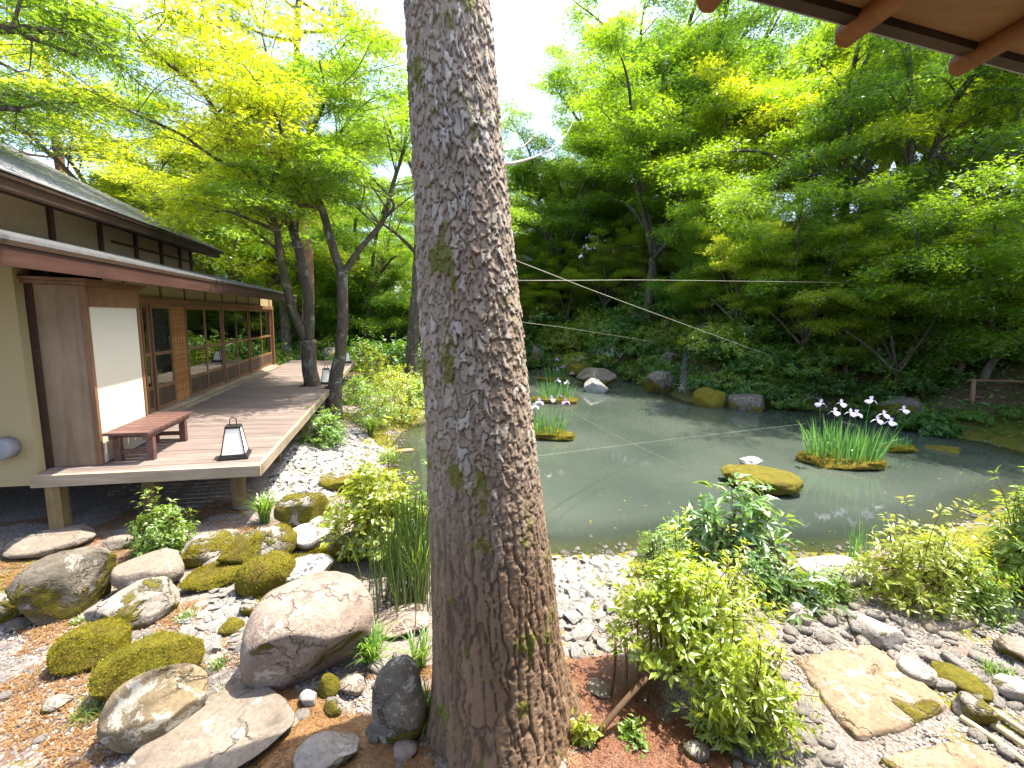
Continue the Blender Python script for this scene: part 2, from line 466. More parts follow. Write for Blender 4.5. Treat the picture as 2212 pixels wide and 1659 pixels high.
M['darkwood'] = wood_mat('dark_roof_wood', (0.03, 0.016, 0.009), (0.06, 0.032, 0.017), (10, 1.2, 10), 0.7)
M['soffit'] = wood_mat('soffit_board', (0.16, 0.070, 0.024), (0.22, 0.11, 0.040), (2, 16, 16), 0.6)
M['log'] = wood_mat('peeled_rafter_log', (0.15, 0.052, 0.014), (0.23, 0.090, 0.026), (3, 20, 20), 0.5)
M['plaster'] = plain_mat('ochre_plaster', (0.33, 0.265, 0.145), 0.92, 0.1, 0.22, 60)
M['white_plaster'] = plain_mat('white_plaster', (0.56, 0.51, 0.41), 0.92, 0.1, 0.14, 3)
M['shaded_plaster'] = plain_mat('shade_tinted_plaster', (0.24, 0.18, 0.10), 0.92, 0.1, 0.3, 12)  # darker copy of the ochre plaster, with shade put into the colour
M['interior'] = plain_mat('interior_wall', (0.22, 0.17, 0.11), 0.8, 0.2, 0.2, 6)
M['tatami'] = plain_mat('interior_floor', (0.16, 0.12, 0.07), 0.6, 0.3, 0.2, 6)
M['grey_metal'] = plain_mat('grey_vent_metal', (0.20, 0.20, 0.225), 0.5, 0.4, 0.1, 20)
M['black_metal'] = plain_mat('black_iron', (0.02, 0.018, 0.016), 0.45, 0.4, 0.2, 40)
M['koi'] = plain_mat('orange_koi_skin', (0.75, 0.22, 0.04), 0.3, 0.5, 0.2, 9)
M['rope'] = plain_mat('pale_rope', (0.30, 0.285, 0.23), 0.8, 0.2, 0.3, 80)
M['bamboo'] = wood_mat('bamboo_pole', (0.38, 0.30, 0.16), (0.55, 0.47, 0.30), (20, 20, 2), 0.45)
M['rail'] = wood_mat('rail_wood', (0.14, 0.075, 0.045), (0.24, 0.14, 0.09), (3, 12, 12), 0.75)
M['hut_roof'] = plain_mat('pale_hut_roof', (0.45, 0.52, 0.50), 0.5, 0.3, 0.15, 10)

def roof_mat():
    t = NT('roof_shingle')
    co = t.coord('Object')
    n = t.noise(t.mapping(co, (2.5, 9, 9)), 1.0, 6, 0.7)
    c = t.mix(t.ramp(n, [(0.3, 0.0), (0.7, 1.0)]), (0.26, 0.26, 0.27), (0.46, 0.465, 0.47))
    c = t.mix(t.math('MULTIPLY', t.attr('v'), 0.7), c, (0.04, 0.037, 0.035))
    return t.done(t.principled(c, 0.55, 0.4, t.bump(n, 0.4, 0.008)))
M['roof'] = roof_mat()

def glass_mat():
    t = NT('window_glass')
    f = t.node('ShaderNodeFresnel', {'IOR': 1.5}).outputs[0]
    fac = t.math('MULTIPLY_ADD', f, 0.9, 0.07, clamp=True)
    g = t.node('ShaderNodeBsdfGlossy', {'Color': (0.95, 0.97, 0.95), 'Roughness': 0.012}).outputs[0]
    tr = t.node('ShaderNodeBsdfTransparent', {'Color': (0.80, 0.84, 0.80)}).outputs[0]
    return t.done(t.node('ShaderNodeMixShader', {0: fac, 1: tr, 2: g}).outputs[0])
M['glass'] = glass_mat()

def paper_mat():
    t = NT('lantern_paper')
    a = t.node('ShaderNodeBsdfDiffuse', {'Color': (0.92, 0.91, 0.88)}).outputs[0]
    b = t.node('ShaderNodeBsdfTranslucent', {'Color': (0.95, 0.94, 0.90)}).outputs[0]
    m = t.node('ShaderNodeMixShader', {0: 0.5, 1: a, 2: b}).outputs[0]
    return t.done(m)
M['paper'] = paper_mat()

def bark_mat():
    t = NT('flaky_trunk_bark')
    co = t.coord('Object')
    cell = t.attr('cell'); crack = t.attr('crack'); moss = t.attr('moss'); low = t.attr('low')
    fine = t.noise(co, 60.0, 6, 0.75)
    c = t.ramp(cell, [(0.0, (0.18, 0.137, 0.10)), (0.3, (0.26, 0.215, 0.165)), (0.5, (0.24, 0.182, 0.132)), (0.75, (0.31, 0.27, 0.22)), (1.0, (0.40, 0.375, 0.33))])
    lowc = t.ramp(cell, [(0.0, (0.115, 0.072, 0.042)), (0.5, (0.165, 0.105, 0.062)), (1.0, (0.22, 0.15, 0.093))])
    c = t.mix(low, c, lowc)
    c = t.mix(t.math('MULTIPLY', t.ramp(fine, [(0.35, 0.0), (0.7, 1.0)]), 0.4), c, (0.15, 0.10, 0.08))
    c = t.mix(t.math('MULTIPLY', crack, 0.92), c, (0.085, 0.056, 0.038))
    mc = t.mix(t.ramp(t.noise(co, 90.0, 4, 0.7), [(0.3, 0.0), (0.7, 1.0)]), (0.05, 0.055, 0.01), (0.17, 0.17, 0.025))
    c = t.mix(moss, c, mc)
    fl = t.voro(t.mapping(t.node('ShaderNodeVectorMath', {0: co, 1: t.node('ShaderNodeVectorMath', {0: t.noise(co, 14.0, 4, 0.6, out='Color'), 1: (0.06, 0.06, 0.06)}, operation='MULTIPLY').outputs[0]}, operation='ADD').outputs[0], (42, 42, 20)), 1.0)
    h = t.math('ADD', t.math('MULTIPLY', fine, 0.9), t.math('MULTIPLY', moss, t.noise(co, 150.0, 3)))
    h = t.math('SUBTRACT', h, t.math('MULTIPLY', fl, 0.6))
    return t.done(t.principled(c, 0.85, 0.2, t.bump(h, 0.8, 0.008)))
M['trunk'] = bark_mat()

# ------------------------------------------------------------------ the ground and the pond
WATER = -0.5
_pp = [(930, 905), (870, 930), (845, 970), (850, 1020), (900, 1080), (1000, 1150), (1200, 1200), (1370, 1190), (1500, 1170), (1700, 1190),
       (1900, 1190), (2050, 1150), (2212, 1080)]
POND = [W(x, y, WATER)[:2] for x, y in _pp]
POND += [np.array(q) for q in ((12.6, 9.2), (13.4, 11.6), (12.6, 13.4), (12.9, 15.2), (10.9, 16.3), (9.0, 16.6), (7.0, 17.2), (6.9, 20.0), (6.8, 22.6), (4.7, 23.2), (3.4, 26.5), (1.0, 27.4), (-0.6, 22.0), (-1.7, 16.5))]
_q = np.array(POND + [POND[0]])
POND = spline(np.c_[_q, np.zeros(len(_q))], 140)[:-1, :2]

_PB = np.roll(POND, -1, 0)
def pond_dist(x, y):
    """signed distance to the shoreline, positive on land"""
    x = np.atleast_1d(np.asarray(x, float)); y = np.atleast_1d(np.asarray(y, float))
    if x.size < 400:
        X, Y = x[:, None], y[:, None]
        e = _PB - POND
        t = np.clip(((X - POND[:, 0]) * e[:, 0] + (Y - POND[:, 1]) * e[:, 1]) / ((e ** 2).sum(1) + 1e-12), 0, 1)
        d = np.sqrt(((X - POND[:, 0] - t * e[:, 0]) ** 2 + (Y - POND[:, 1] - t * e[:, 1]) ** 2).min(1))
        cr = ((POND[:, 1] > Y) != (_PB[:, 1] > Y)) & (X < e[:, 0] * (Y - POND[:, 1]) / (e[:, 1] + 1e-12) + POND[:, 0])
        return np.where(cr.sum(1) % 2 == 1, -d, d)
    best = np.full(x.shape, 1e9); ins = np.zeros(x.shape, bool)
    n = len(POND)
    for k in range(n):
        ax, ay = POND[k]; bx, by = POND[(k + 1) % n]
        dx, dy = bx - ax, by - ay
        t = np.clip(((x - ax) * dx + (y - ay) * dy) / (dx * dx + dy * dy + 1e-12), 0, 1)
        best = np.minimum(best, (x - ax - t * dx) ** 2 + (y - ay - t * dy) ** 2)
        cr = ((ay > y) != (by > y)) & (x < (bx - ax) * (y - ay) / (by - ay + 1e-12) + ax)
        ins ^= cr
    d = np.sqrt(best)
    return np.where(ins, -d, d)

def hill_k(x, y):
    az = np.degrees(np.arctan2(x, np.maximum(y, 0.1)))
    return sstep(-2, 13, az) * (1 - sstep(52, 70, az)) * sstep(5, 9, y)

def ground_z(x, y, d=None):
    x = np.atleast_1d(np.asarray(x, float)); y = np.atleast_1d(np.asarray(y, float))
    if d is None:
        d = pond_dist(x, y)
    k = hill_k(x, y)
    land = WATER + 0.42 * sstep(0, 1.7, d)
    rise = 0.80 * np.clip(d, 0, 8) + 0.30 * np.clip(d - 8, 0, 22) + 0.1 * np.clip(d - 30, 0, 60)
    left = 0.05 * np.clip(d - 6, 0, 60) * sstep(14, 30, y)
    z = np.where(d > 0, land + k * rise + (1 - k) * left, WATER - 0.55 * sstep(0, 2.0, -d))
    p = np.c_[x, y, np.zeros_like(x)]
    z = z + 0.05 * fbm(p * 0.9, 3, 3) * sstep(0.2, 1.5, np.abs(d)) + 0.018 * fbm(p * 5.0, 7, 3) * (d > 0.1)
    z = z + k * 0.35 * fbm(p * 0.35, 9, 3) * sstep(0.5, 3, d)
    return z

def gz(x, y):
    return float(ground_z(x, y)[0])

def on_ground(px_, py_, z0=-0.1):
    """ground point seen at a pixel"""
    z = z0
    for _ in range(12):
        p = W(px_, py_, z)
        z = 0.5 * z + 0.5 * gz(p[0], p[1])
    p = W(px_, py_, z)
    return np.array([p[0], p[1], gz(p[0], p[1])])

_n = 280
_t = np.linspace(-1, 1, _n)
_gx = np.sinh(_t * 4.0) / np.sinh(4.0) * 160.0 + 1.5
_ty = np.linspace(0, 1, _n)
_gy = -6.0 + 12 * _ty + 8 * _ty ** 2 + np.sinh(_ty * 4.2) / np.sinh(4.2) * 190.0
_X, _Y = np.meshgrid(_gx, _gy)
_d = pond_dist(_X.ravel(), _Y.ravel())
_Z = ground_z(_X.ravel(), _Y.ravel(), _d)
_k = np.clip(hill_k(_X.ravel(), _Y.ravel()) * sstep(0, 1.0, _d) + sstep(13, 20, _Y.ravel()), 0, 1)
_i = (np.arange(_n - 1)[:, None] * _n + np.arange(_n - 1)[None, :]).ravel()
me = mk('ground', np.c_[_X.ravel(), _Y.ravel(), _Z], [np.c_[_i, _i + 1, _i + _n + 1, _i + _n]], True,
        {'hill': _k, 'shore': 1 - sstep(0.2, 2.4, _d)}, M['ground'])
g = obj('ground', me); g['kind'] = 'structure'; g['label'] = 'gravelly garden ground with pine needles, moss and a wooded bank'

# pond surface: rings from the shoreline inwards so that the shallows can be told from the deep
_c = POND.mean(0)
rings = [1.04, 1.0, 0.96, 0.92, 0.86, 0.78, 0.6, 0.35, 0.12]
V = np.concatenate([_c + (POND - _c) * r for r in rings])
_np = len(POND)
F = []
for r in range(len(rings) - 1):
    a = r * _np + np.arange(_np); b = r * _np + (np.arange(_np) + 1) % _np
    F.append(np.c_[a, b, b + _np, a + _np])
F = np.concatenate(F)
Fc = np.array([[(len(rings) - 1) * _np + k for k in range(_np)]])
_dd = pond_dist(V[:, 0], V[:, 1])
me = mk('pond_water', np.c_[V, np.full(len(V), WATER)], [F, Fc], True, {'shallow': 1 - sstep(0.0, 1.1, -_dd)}, M['water'])
wtr = obj('pond_water', me); wtr['kind'] = 'structure'; wtr['label'] = 'still grey green pond reflecting the trees'

# far hill seen in a gap of the leaves
_a = np.linspace(math.radians(-75), math.radians(-10), 60)
hv = []
for j, rr in enumerate((520.0, 640.0, 760.0)):
    for a in _a:
        h = (0, 40 + 22 * math.sin(a * 9) + 9 * math.sin(a * 31 + 1), 30)[j]
        hv.append((rr * math.sin(a), rr * math.cos(a), h - 2))
_i = np.arange(59)
me = mk('hills', hv, [np.c_[_i + 60 * j, _i + 1 + 60 * j, _i + 61 + 60 * j, _i + 60 + 60 * j] for j in (0, 1)], True, None,
        plain_mat('forested_hill', (0.03, 0.055, 0.045), 0.95, 0.1, 0.5, 0.05))
h = obj('hills', me); h['kind'] = 'structure'; h['label'] = 'far forested hill behind the trees'

# ------------------------------------------------------------------ the pavilion (local X = towards the pond, local Y = along the deck)
HROT = math.radians(14.92)
HA = -HROT
DU = np.array([math.sin(HA), math.cos(HA), 0]); DW = np.array([math.cos(HA), -math.sin(HA), 0])
def HP(w, u, z=0.0):
    return DU * u + DW * w + np.array([0, 0, z])

H0 = (-6.4, 10.0)
house = empty('garden_pavilion', HP(*H0), HROT)
tag(house, 'low wooden garden pavilion with plaster walls, two-tiered shingled roof and glazed side', 'building')
class HB(MB):
    """mesh in pavilion coordinates (w, u, z)"""
    org = H0
    def build(self, name, mat, parent=None, smooth=False, loc=None):
        V = [v - np.array([self.org[0], self.org[1], 0.0]) for v in self.V]
        self.V = V
        return obj(name, self.mesh(name, mat, smooth), parent, loc)

def hbox(name, mat, lo, hi, parent, label=None):
    b = HB(); b.box(lo, hi); o = b.build(name, mat, parent)
    if label:
        o['label'] = label
    return o

WW = -3.9        # window wall
BAY = -3.26      # face of the projecting bay
hbox('wall', M['plaster'], (-9.6, 5.72, 0.50), (-3.765, 5.84, 2.96), house, 'ochre plaster end wall with a round vent')
hbox('wall', M['plaster'], (-4.02, 6.9, 2.62), (WW, 15.95, 3.10), house, 'ochre plaster strip above the windows')
hbox('wall', M['plaster'], (-9.6, 15.95, 0.50), (WW, 16.07, 3.10), house)
hbox('wall', M['plaster'], (-4.02, 5.84, 2.70), (-3.765, 6.897, 3.10), house)
hbox('floor_slab', M['tatami'], (-9.6, 5.843, 0.48), (WW - 0.01, 15.94, 0.66), house)
hbox('ceiling_board', M['interior'], (-9.6, 5.843, 2.96), (-4.03, 15.94, 3.0), house)
for k, u in enumerate((5.95, 8.4, 10.9, 13.4, 15.85)):
    hbox('back_post', M['frame'], (-9.58, u - 0.06, 0.663), (-9.46, u + 0.06, 2.957), house)
hbox('back_lintel', M['frame'], (-9.57, 6.02, 2.5), (-9.47, 15.78, 2.62), house)
hbox('back_skirt', M['skirt'], (-9.56, 6.02, 0.663), (-9.48, 15.78, 1.05), house)
# projecting bay
hbox('bay_side_wall', M['white_plaster'], (-3.72, 5.90, 0.66), (BAY, 6.84, 2.66), house, 'sunlit white plaster face of the bay')
hbox('bay_panel', M['panel'], (-3.76, 5.862, 0.655), (BAY - 0.045, 5.897, 2.66), house, 'brown weathered board panel on the bay')
hbox('corner_trim', M['frame'], (BAY - 0.04, 5.855, 0.655), (BAY + 0.012, 5.899, 2.66), house)
hbox('corner_trim', M['frame'], (BAY - 0.40, 6.843, 0.655), (BAY + 0.012, 6.89, 2.66), house)
hbox('bay_head_board', M['frame'], (BAY + 0.003, 5.903, 2.44), (BAY + 0.02, 6.84, 2.66), house)
c = HB(); c.box((-3.80, 5.80, 2.663), (BAY + 0.05, 6.93, 2.70)); c.box((-3.83, 5.77, 2.703), (BAY + 0.08, 6.96, 2.735)); c.build('bay_cornice', M['frame'], house)
hbox('wall', M['darkwood'], (-3.76, 5.95, 2.74), (-3.60, 6.85, 3.02), house)
hbox('filler_board', M['darkwood'], (-4.0, 5.845, 0.5), (-3.70, 5.859, 2.70), house)
# the glazed side
hbox('lintel', M['frame'], (WW - 0.06, 6.9, 2.52), (WW + 0.06, 15.95, 2.617), house)
hbox('sill', M['deck_beam'], (WW - 0.06, 6.9, 0.653), (WW + 0.10, 15.99, 0.735), house)
hbox('sill_step', M['deck_beam'], (WW + 0.103, 8.3, 0.653), (WW + 0.20, 15.99, 0.70), house)
hbox('corner_post', M['frame'], (WW - 0.055, 15.86, 0.738), (WW + 0.055, 15.945, 2.517), house)
for u in (7.9, 8.95, 9.85, 10.8, 11.75, 12.7, 13.65, 14.7, 15.7):
    hbox('stud', M['frame'], (WW + 0.002, u - 0.025, 2.62), (WW + 0.018, u + 0.025, 3.09), house)
EDG = [8.24, 8.56, 9.24, 9.80, 10.73, 11.70, 12.62, 13.62, 14.74, 15.855]
for k in range(9):
    if k == 2:
        continue
    u0, u1 = EDG[k], EDG[k + 1]
    off = 0.0 if k % 2 else -0.03
    w0, w1 = WW - 0.028 + off + 0.012, WW + 0.0 + off + 0.012
    z0, z1 = 0.74, 2.515
    st = 0.05
    f = HB()
    f.box((w0, u0 + 0.004, z0), (w1, u0 + st, z1)); f.box((w0, u1 - st, z0), (w1, u1 - 0.004, z1))
    f.box((w0 + 0.001, u0 + st, z1 - 0.07), (w1 - 0.001, u1 - st, z1)); f.box((w0 + 0.001, u0 + st, z0), (w1 - 0.001, u1 - st, z0 + 0.06))
    f.box((w0 + 0.001, u0 + st, 1.66), (w1 - 0.001, u1 - st, 1.715)); f.box((w0 + 0.001, u0 + st, 1.10), (w1 - 0.001, u1 - st, 1.16))
    fr = f.build('window', M['frame'], house)
    wm = (w0 + w1) / 2
    for (a, b) in ((1.716, z1 - 0.071), (1.161, 1.659)):
        p = HB(); p.box((wm - 0.003, u0 + st + 0.001, a), (wm + 0.003, u1 - st - 0.001, b)); p.build('pane', M['glass'], fr)
    nb = 5
    for q in range(nb):
        a = u0 + st + 0.001 + (u1 - u0 - 2 * st - 0.002) * q / nb; b = u0 + st + 0.001 + (u1 - u0 - 2 * st - 0.002) * (q + 1) / nb
        p = HB(); p.box((wm - 0.008, a + 0.002, z0 + 0.061), (wm + 0.008, b - 0.002, 1.099)); p.build('skirt_board', M['skirt'], fr)
# wall between bay and windows
hbox('wall', M['plaster'], (WW - 0.03, 6.9, 0.74), (WW + 0.0, 8.20, 2.517), house)
hbox('post', M['frame'], (WW - 0.05, 8.203, 0.738), (WW + 0.05, 8.238, 2.517), house)
# woven blind hanging in the gap
bl = HB(); HB.org = (-3.9, 9.5)
for q in range(60):
    z = 0.75 + 1.75 * (q + 0.5) / 60
    bl.box((WW - 0.01 + 0.004 * (q % 2), 9.26, z - 0.012), (WW + 0.006 + 0.004 * (q % 2), 9.78, z + 0.012), v=random.random())
for u in (9.30, 9.42, 9.52, 9.62, 9.74):
    bl.box((WW + 0.009, u - 0.004, 0.76), (WW + 0.016, u + 0.004, 2.49))
t_ = NT('woven_bamboo'); _cc = t_.mix(t_.attr('v'), (0.24, 0.10, 0.03), (0.42, 0.20, 0.07))
blind = bl.build('bamboo_blind', t_.done(t_.principled(_cc, 0.6, 0.3)))
blind.location = HP(-3.9, 9.5); blind.rotation_euler = (0, 0, HROT)
tag(blind, 'brown woven bamboo blind hanging between the windows of the pavilion', 'blind')
HB.org = H0

# lower roof: shingle courses, fascia, soffit
EW, ETOP, EEND = -2.85, 2.93, 14.5
def courses(w0, z0, w1, z1, u0, u1, n, hip, thick):
    """stepped courses rising from the eave (w0, z0) to (w1, z1); the far end steps back by hip"""
    b = HB()
    for q in range(n):
        a0, a1 = q / n, (q + 1) / n
        wa, wb = w0 + (w1 - w0) * a0, w0 + (w1 - w0) * min(1, a1 + 0.25 / n)
        za, zb = z0 + (z1 - z0) * a0, z0 + (z1 - z0) * min(1, a1 + 0.25 / n)
        ea, eb = u1 - hip * a0, u1 - hip * min(1, a1 + 0.25 / n)
        P = [(wa, u0, za), (wa, ea, za), (wa, ea, za + thick), (wa, u0, za + thick),
             (wb, u0, zb), (wb, eb, zb), (wb, eb, zb + thick * 0.25), (wb, u0, zb + thick * 0.25)]
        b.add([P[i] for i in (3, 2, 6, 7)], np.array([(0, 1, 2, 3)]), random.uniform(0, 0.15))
        b.add([P[i] for i in (0, 1, 2, 3)], np.array([(0, 1, 2, 3)]), 1.0)  # course front coloured dark, painted shade between the shingle rows
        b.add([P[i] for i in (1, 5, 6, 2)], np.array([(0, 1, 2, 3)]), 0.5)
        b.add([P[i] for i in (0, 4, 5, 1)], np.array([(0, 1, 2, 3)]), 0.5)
    return b
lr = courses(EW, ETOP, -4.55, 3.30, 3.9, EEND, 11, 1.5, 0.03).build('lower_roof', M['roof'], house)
lr['kind'] = 'stuff'; lr['label'] = 'grey shingles of the lower roof'
fs = HB(); fs.box((EW - 0.035, 3.9, ETOP - 0.20), (EW - 0.004, EEND - 0.01, ETOP - 0.045)); fa = fs.build('fascia', M['fascia'], house)
fa['label'] = 'red brown eave board of the lower roof'
hbox('eave_edge', M['darkwood'], (EW - 0.03, 3.9, ETOP - 0.042), (EW + 0.008, EEND, ETOP - 0.003), house)
s = HB(); s.hexa([(EW - 0.04, 3.9, ETOP - 0.11), (EW - 0.04, EEND - 0.03, ETOP - 0.11), (-4.5, EEND - 0.03, 3.12), (-4.5, 3.9, 3.12),
                  (EW - 0.04, 3.9, ETOP - 0.06), (EW - 0.04, EEND - 0.03, ETOP - 0.06), (-4.5, EEND - 0.03, 3.17), (-4.5, 3.9, 3.17)])
s.build('soffit', M['darkwood'], house)
for u in np.arange(4.3, 14.4, 0.62):
    r = HB(); r.bar((EW - 0.05, u, ETOP - 0.155), (-3.905, u, 3.04), 0.05, 0.06); r.build('rafter', M['darkwood'], house)
# far hip of the lower roof
hp = HB(); hp.add([(EW, EEND + 0.002, ETOP), (-9.4, EEND + 2.0, ETOP), (-9.0, EEND - 1.5, 3.32), (-4.55, EEND - 1.5, 3.32), (EW, EEND + 0.002, ETOP - 0.05), (-9.4, EEND + 2.0, ETOP - 0.05)],
                  [np.array([(0, 1, 2, 3)]), np.array([(4, 5, 1, 0)])]); hp.build('roof_hip', M['roof'], house)
# upper storey band
UW = -4.56
hbox('upper_wall', M['shaded_plaster'], (-9.2, 4.0, 3.18), (UW, 12.0, 3.86), house, 'ochre plaster band under the upper roof, shade put into its colour')
for u in (6.4, 7.65, 8.7, 9.7, 10.6, 11.4, 11.95):
    hbox('stud', M['darkwood'], (UW + 0.003, u - 0.045, 3.2), (UW + 0.035, u + 0.045, 3.8), house)
hbox('upper_rail', M['darkwood'], (UW + 0.003, 9.0, 3.50), (UW + 0.025, 11.9, 3.54), house)
hbox('upper_eave_beam', M['darkwood'], (-4.05, 3.9, 3.64), (-3.94, 11.9, 3.78), house)
UE, UZ = -3.9, 3.80
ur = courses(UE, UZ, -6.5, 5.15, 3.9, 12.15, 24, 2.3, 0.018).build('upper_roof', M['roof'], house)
ur['kind'] = 'stuff'; ur['label'] = 'grey shingled upper roof in thin courses'
ub = HB(); ub.hexa([(UE - 0.01, 3.92, UZ - 0.05), (UE - 0.01, 12.1, UZ - 0.05), (-9.1, 12.1, UZ - 0.05), (-9.1, 3.92, UZ - 0.05), (UE - 0.01, 3.92, UZ - 0.012), (UE - 0.01, 12.1, UZ - 0.012), (-9.1, 12.1, UZ - 0.012), (-9.1, 3.92, UZ - 0.012)])
ub.build('upper_soffit', M['darkwood'], house)
hp = HB(); hp.add([(UE, 12.15, UZ), (-9.1, 12.15, UZ), (-6.5, 9.85, 5.17), (-9.1, 3.9, UZ), (-6.5, 3.9, 5.17)], [np.array([(0, 1, 2)]), np.array([(2, 1, 3, 4)])]); hp.build('roof_hip', M['roof'], house)
# vent on the end wall
v = HB(); vc = onv = None
_d = ray(18, 965); _t0 = (5.72) / float(_d @ DU); _vp = EYE + _d * _t0
vw, vz = float(_vp @ DW), float(_vp[2])
v.tube([(vw, 5.715, vz), (vw, 5.60, vz), (vw, 5.575, vz), (vw, 5.57, vz)], [0.115, 0.115, 0.108, 0.095], 28)
v.build('vent_cap', M['grey_metal'], house, True)['label'] = 'round grey vent cap'

# ------------------------------------------------------------------ the deck
K0 = (-2.6, 11.8)
deck = empty('wooden_deck', HP(*K0), HROT)
tag(deck, 'long raised wooden deck of brown boards beside the pavilion', 'deck')
HB.org = K0
DZ = 0.65
npl = 86; pw = (18.15 - 5.62) / npl
pm = {}
TRA, TRB = (-2.07, 11.90), (-1.50, 11.45)       # the two maples grow through the deck
for q in range(npl):
    u0 = 5.62 + pw * q; uc = u0 + pw / 2
    segs = [(-3.84 if u0 > 5.84 else -3.72, -1.60)]
    for (tw, tu, rr) in ((TRA[0], TRA[1], 0.24), (TRB[0], TRB[1], 0.22)):
        if abs(uc - tu) < rr:
            out = []
            for a, b in segs:
                if a < tw - rr < b:
                    out.append((a, tw - rr))
                    if tw + rr < b:
                        out.append((tw + rr, b))
                elif a < tw + rr < b and tw - rr < a:
                    out.append((tw + rr, b))
                else:
                    out.append((a, b))
            segs = out
    for a, b in segs:
        key = (round(a, 2), round(b, 2))
        if key not in pm:
            m_ = MB(); m_.box((-(b - a) / 2, -pw / 2 + 0.002, -0.03), ((b - a) / 2, pw / 2 - 0.002, 0.0)); pm[key] = m_.mesh('plank', M['deck'])
        obj('plank', pm[key], deck, ((a + b) / 2 - K0[0], uc - K0[1], DZ + random.uniform(-0.002, 0.002)))
hbox('front_beam', M['deck_beam'], (-3.74, 5.56, DZ - 0.125), (-1.555, 5.617, DZ + 0.002), deck)
hbox('edge_beam', M['deck_beam'], (-1.597, 5.62, DZ - 0.125), (-1.55, 11.20, DZ + 0.004), deck)
hbox('edge_beam', M['deck_beam'], (-1.597, 11.72, DZ - 0.125), (-1.55, 18.15, DZ + 0.004), deck)
hbox('end_beam', M['deck_beam'], (-3.84, 18.153, DZ - 0.125), (-1.555, 18.20, DZ + 0.002), deck)
for (w_, u_) in [(-3.58, 5.66), (-2.94, 6.14), (-1.98, 6.15)] + [(-1.98, u) for u in (8.0, 9.9, 13.6, 15.5, 17.4)] + [(-3.6, u) for u in (8.0, 9.9, 11.8)]:
    p0 = HP(w_, u_); zb = gz(p0[0], p0[1]) - 0.05
    b = HB(); b.box((w_ - 0.065, u_ - 0.065, zb), (w_ + 0.065, u_ + 0.065, DZ - 0.135)); b.build('post', M['post'], deck)
for w_ in (-3.45, -2.72, -1.95):
    hbox('joist', M['deck_beam'], (w_ - 0.04, 5.63, DZ - 0.13), (w_ + 0.04, 18.14, DZ - 0.034), deck)

# ------------------------------------------------------------------ bench on the deck
BO = (-3.0, 6.42); HB.org = BO
bench = empty('wooden_bench', HP(BO[0], BO[1], DZ), HROT)
tag(bench, 'low red brown slatted bench on the deck against the white wall', 'bench')
def zb(name, lo, hi, mat=M['bench']):
    b = HB(); b.box((lo[0], lo[1], lo[2] - 0.0), (hi[0], hi[1], hi[2])); return b.build(name, mat, bench)
nsl = 8
for q in range(nsl):
    u0 = 5.83 + 1.18 * q / nsl
    zb('slat', (-3.215, u0 + 0.005, 0.345), (-2.775, u0 + 1.18 / nsl - 0.005, 0.375))
for w_ in (-3.16, -2.83):
    zb('rail', (w_ - 0.02, 5.87, 0.285), (w_ + 0.02, 6.97, 0.343))
    for u_ in (6.0, 6.82):
        zb('leg', (w_ - 0.035, u_ - 0.035, 0.004), (w_ + 0.035, u_ + 0.035, 0.283))
for u_ in (6.0, 6.82):
    zb('stretcher', (-3.124, u_ - 0.018, 0.09), (-2.866, u_ + 0.018, 0.14))
    zb('crosspiece', (-3.138, u_ - 0.02, 0.287), (-2.852, u_ + 0.02, 0.342))

# ------------------------------------------------------------------ lanterns
def lantern(loc, label, s=1.0, rz=HROT + 0.15):
    L = empty('floor_lantern', loc, rz, s)
    tag(L, label, 'lantern', 'paper lanterns standing on the deck')
    b = MB(); b.box((-0.16, -0.16, 0.006), (0.16, 0.16, 0.03)); b.box((-0.145, -0.145, 0.031), (0.145, 0.145, 0.045)); b.build('base', M['black_metal'], L)
    lo, hi, z0, z1 = 0.128, 0.075, 0.046, 0.385
    f = MB()
    for sx in (-1, 1):
        for sy in (-1, 1):
            f.bar((sx * lo, sy * lo, z0), (sx * hi, sy * hi, z1), 0.012, 0.012, (1, 0.3, 0))
    for z, r in ((z0 + 0.008, lo), (z1 - 0.006, hi)):
        for s_ in (-1, 1):
            f.box((-r + 0.0065, s_ * r - 0.006, z - 0.006), (r - 0.0065, s_ * r + 0.006, z + 0.006))
            f.box((s_ * r - 0.006, -r + 0.0065, z - 0.006), (s_ * r + 0.006, r - 0.0065, z + 0.006))
    f.build('frame', M['black_metal'], L)
    for k in range(4):
        a = k * math.pi / 2; ca, sa = math.cos(a), math.sin(a)
        P = []
        for d_ in (0.0, -0.0015):
            for (q, z, r) in ((-1, z0 + 0.012, lo), (1, z0 + 0.012, lo), (1, z1 - 0.01, hi), (-1, z1 - 0.01, hi)):
                x, y = q * (r - 0.004), r - 0.002 + d_
                P.append((x * ca - y * sa, x * sa + y * ca, z))
        b = MB(); b.add(P, BARF); b.build('paper_pane', M['paper'], L)
    b = MB(); b.box((-0.082, -0.082, z1 + 0.001), (0.082, 0.082, z1 + 0.014)); b.build('top_plate', M['black_metal'], L)
    h_ = MB(); an = np.linspace(0, math.pi, 13)
    pts = [(-0.035, 0, z1 + 0.012)] + [(-0.035 * math.cos(t), 0, z1 + 0.075 + 0.035 * math.sin(t)) for t in an] + [(0.035, 0, z1 + 0.012)]
    h_.tube(pts, 0.006, 8); h_.build('handle', M['black_metal'], L, True)
    return L
lantern(W(508, 986, DZ + 0.002), 'near white paper lantern with a black frame and loop handle at the deck corner')
lantern(HP(-1.75, 12.15, DZ + 0.002), 'paper lantern on the deck between the two maple trunks')
lantern(HP(-1.80, 17.6, DZ + 0.002), 'small far paper lantern at the far end of the deck')

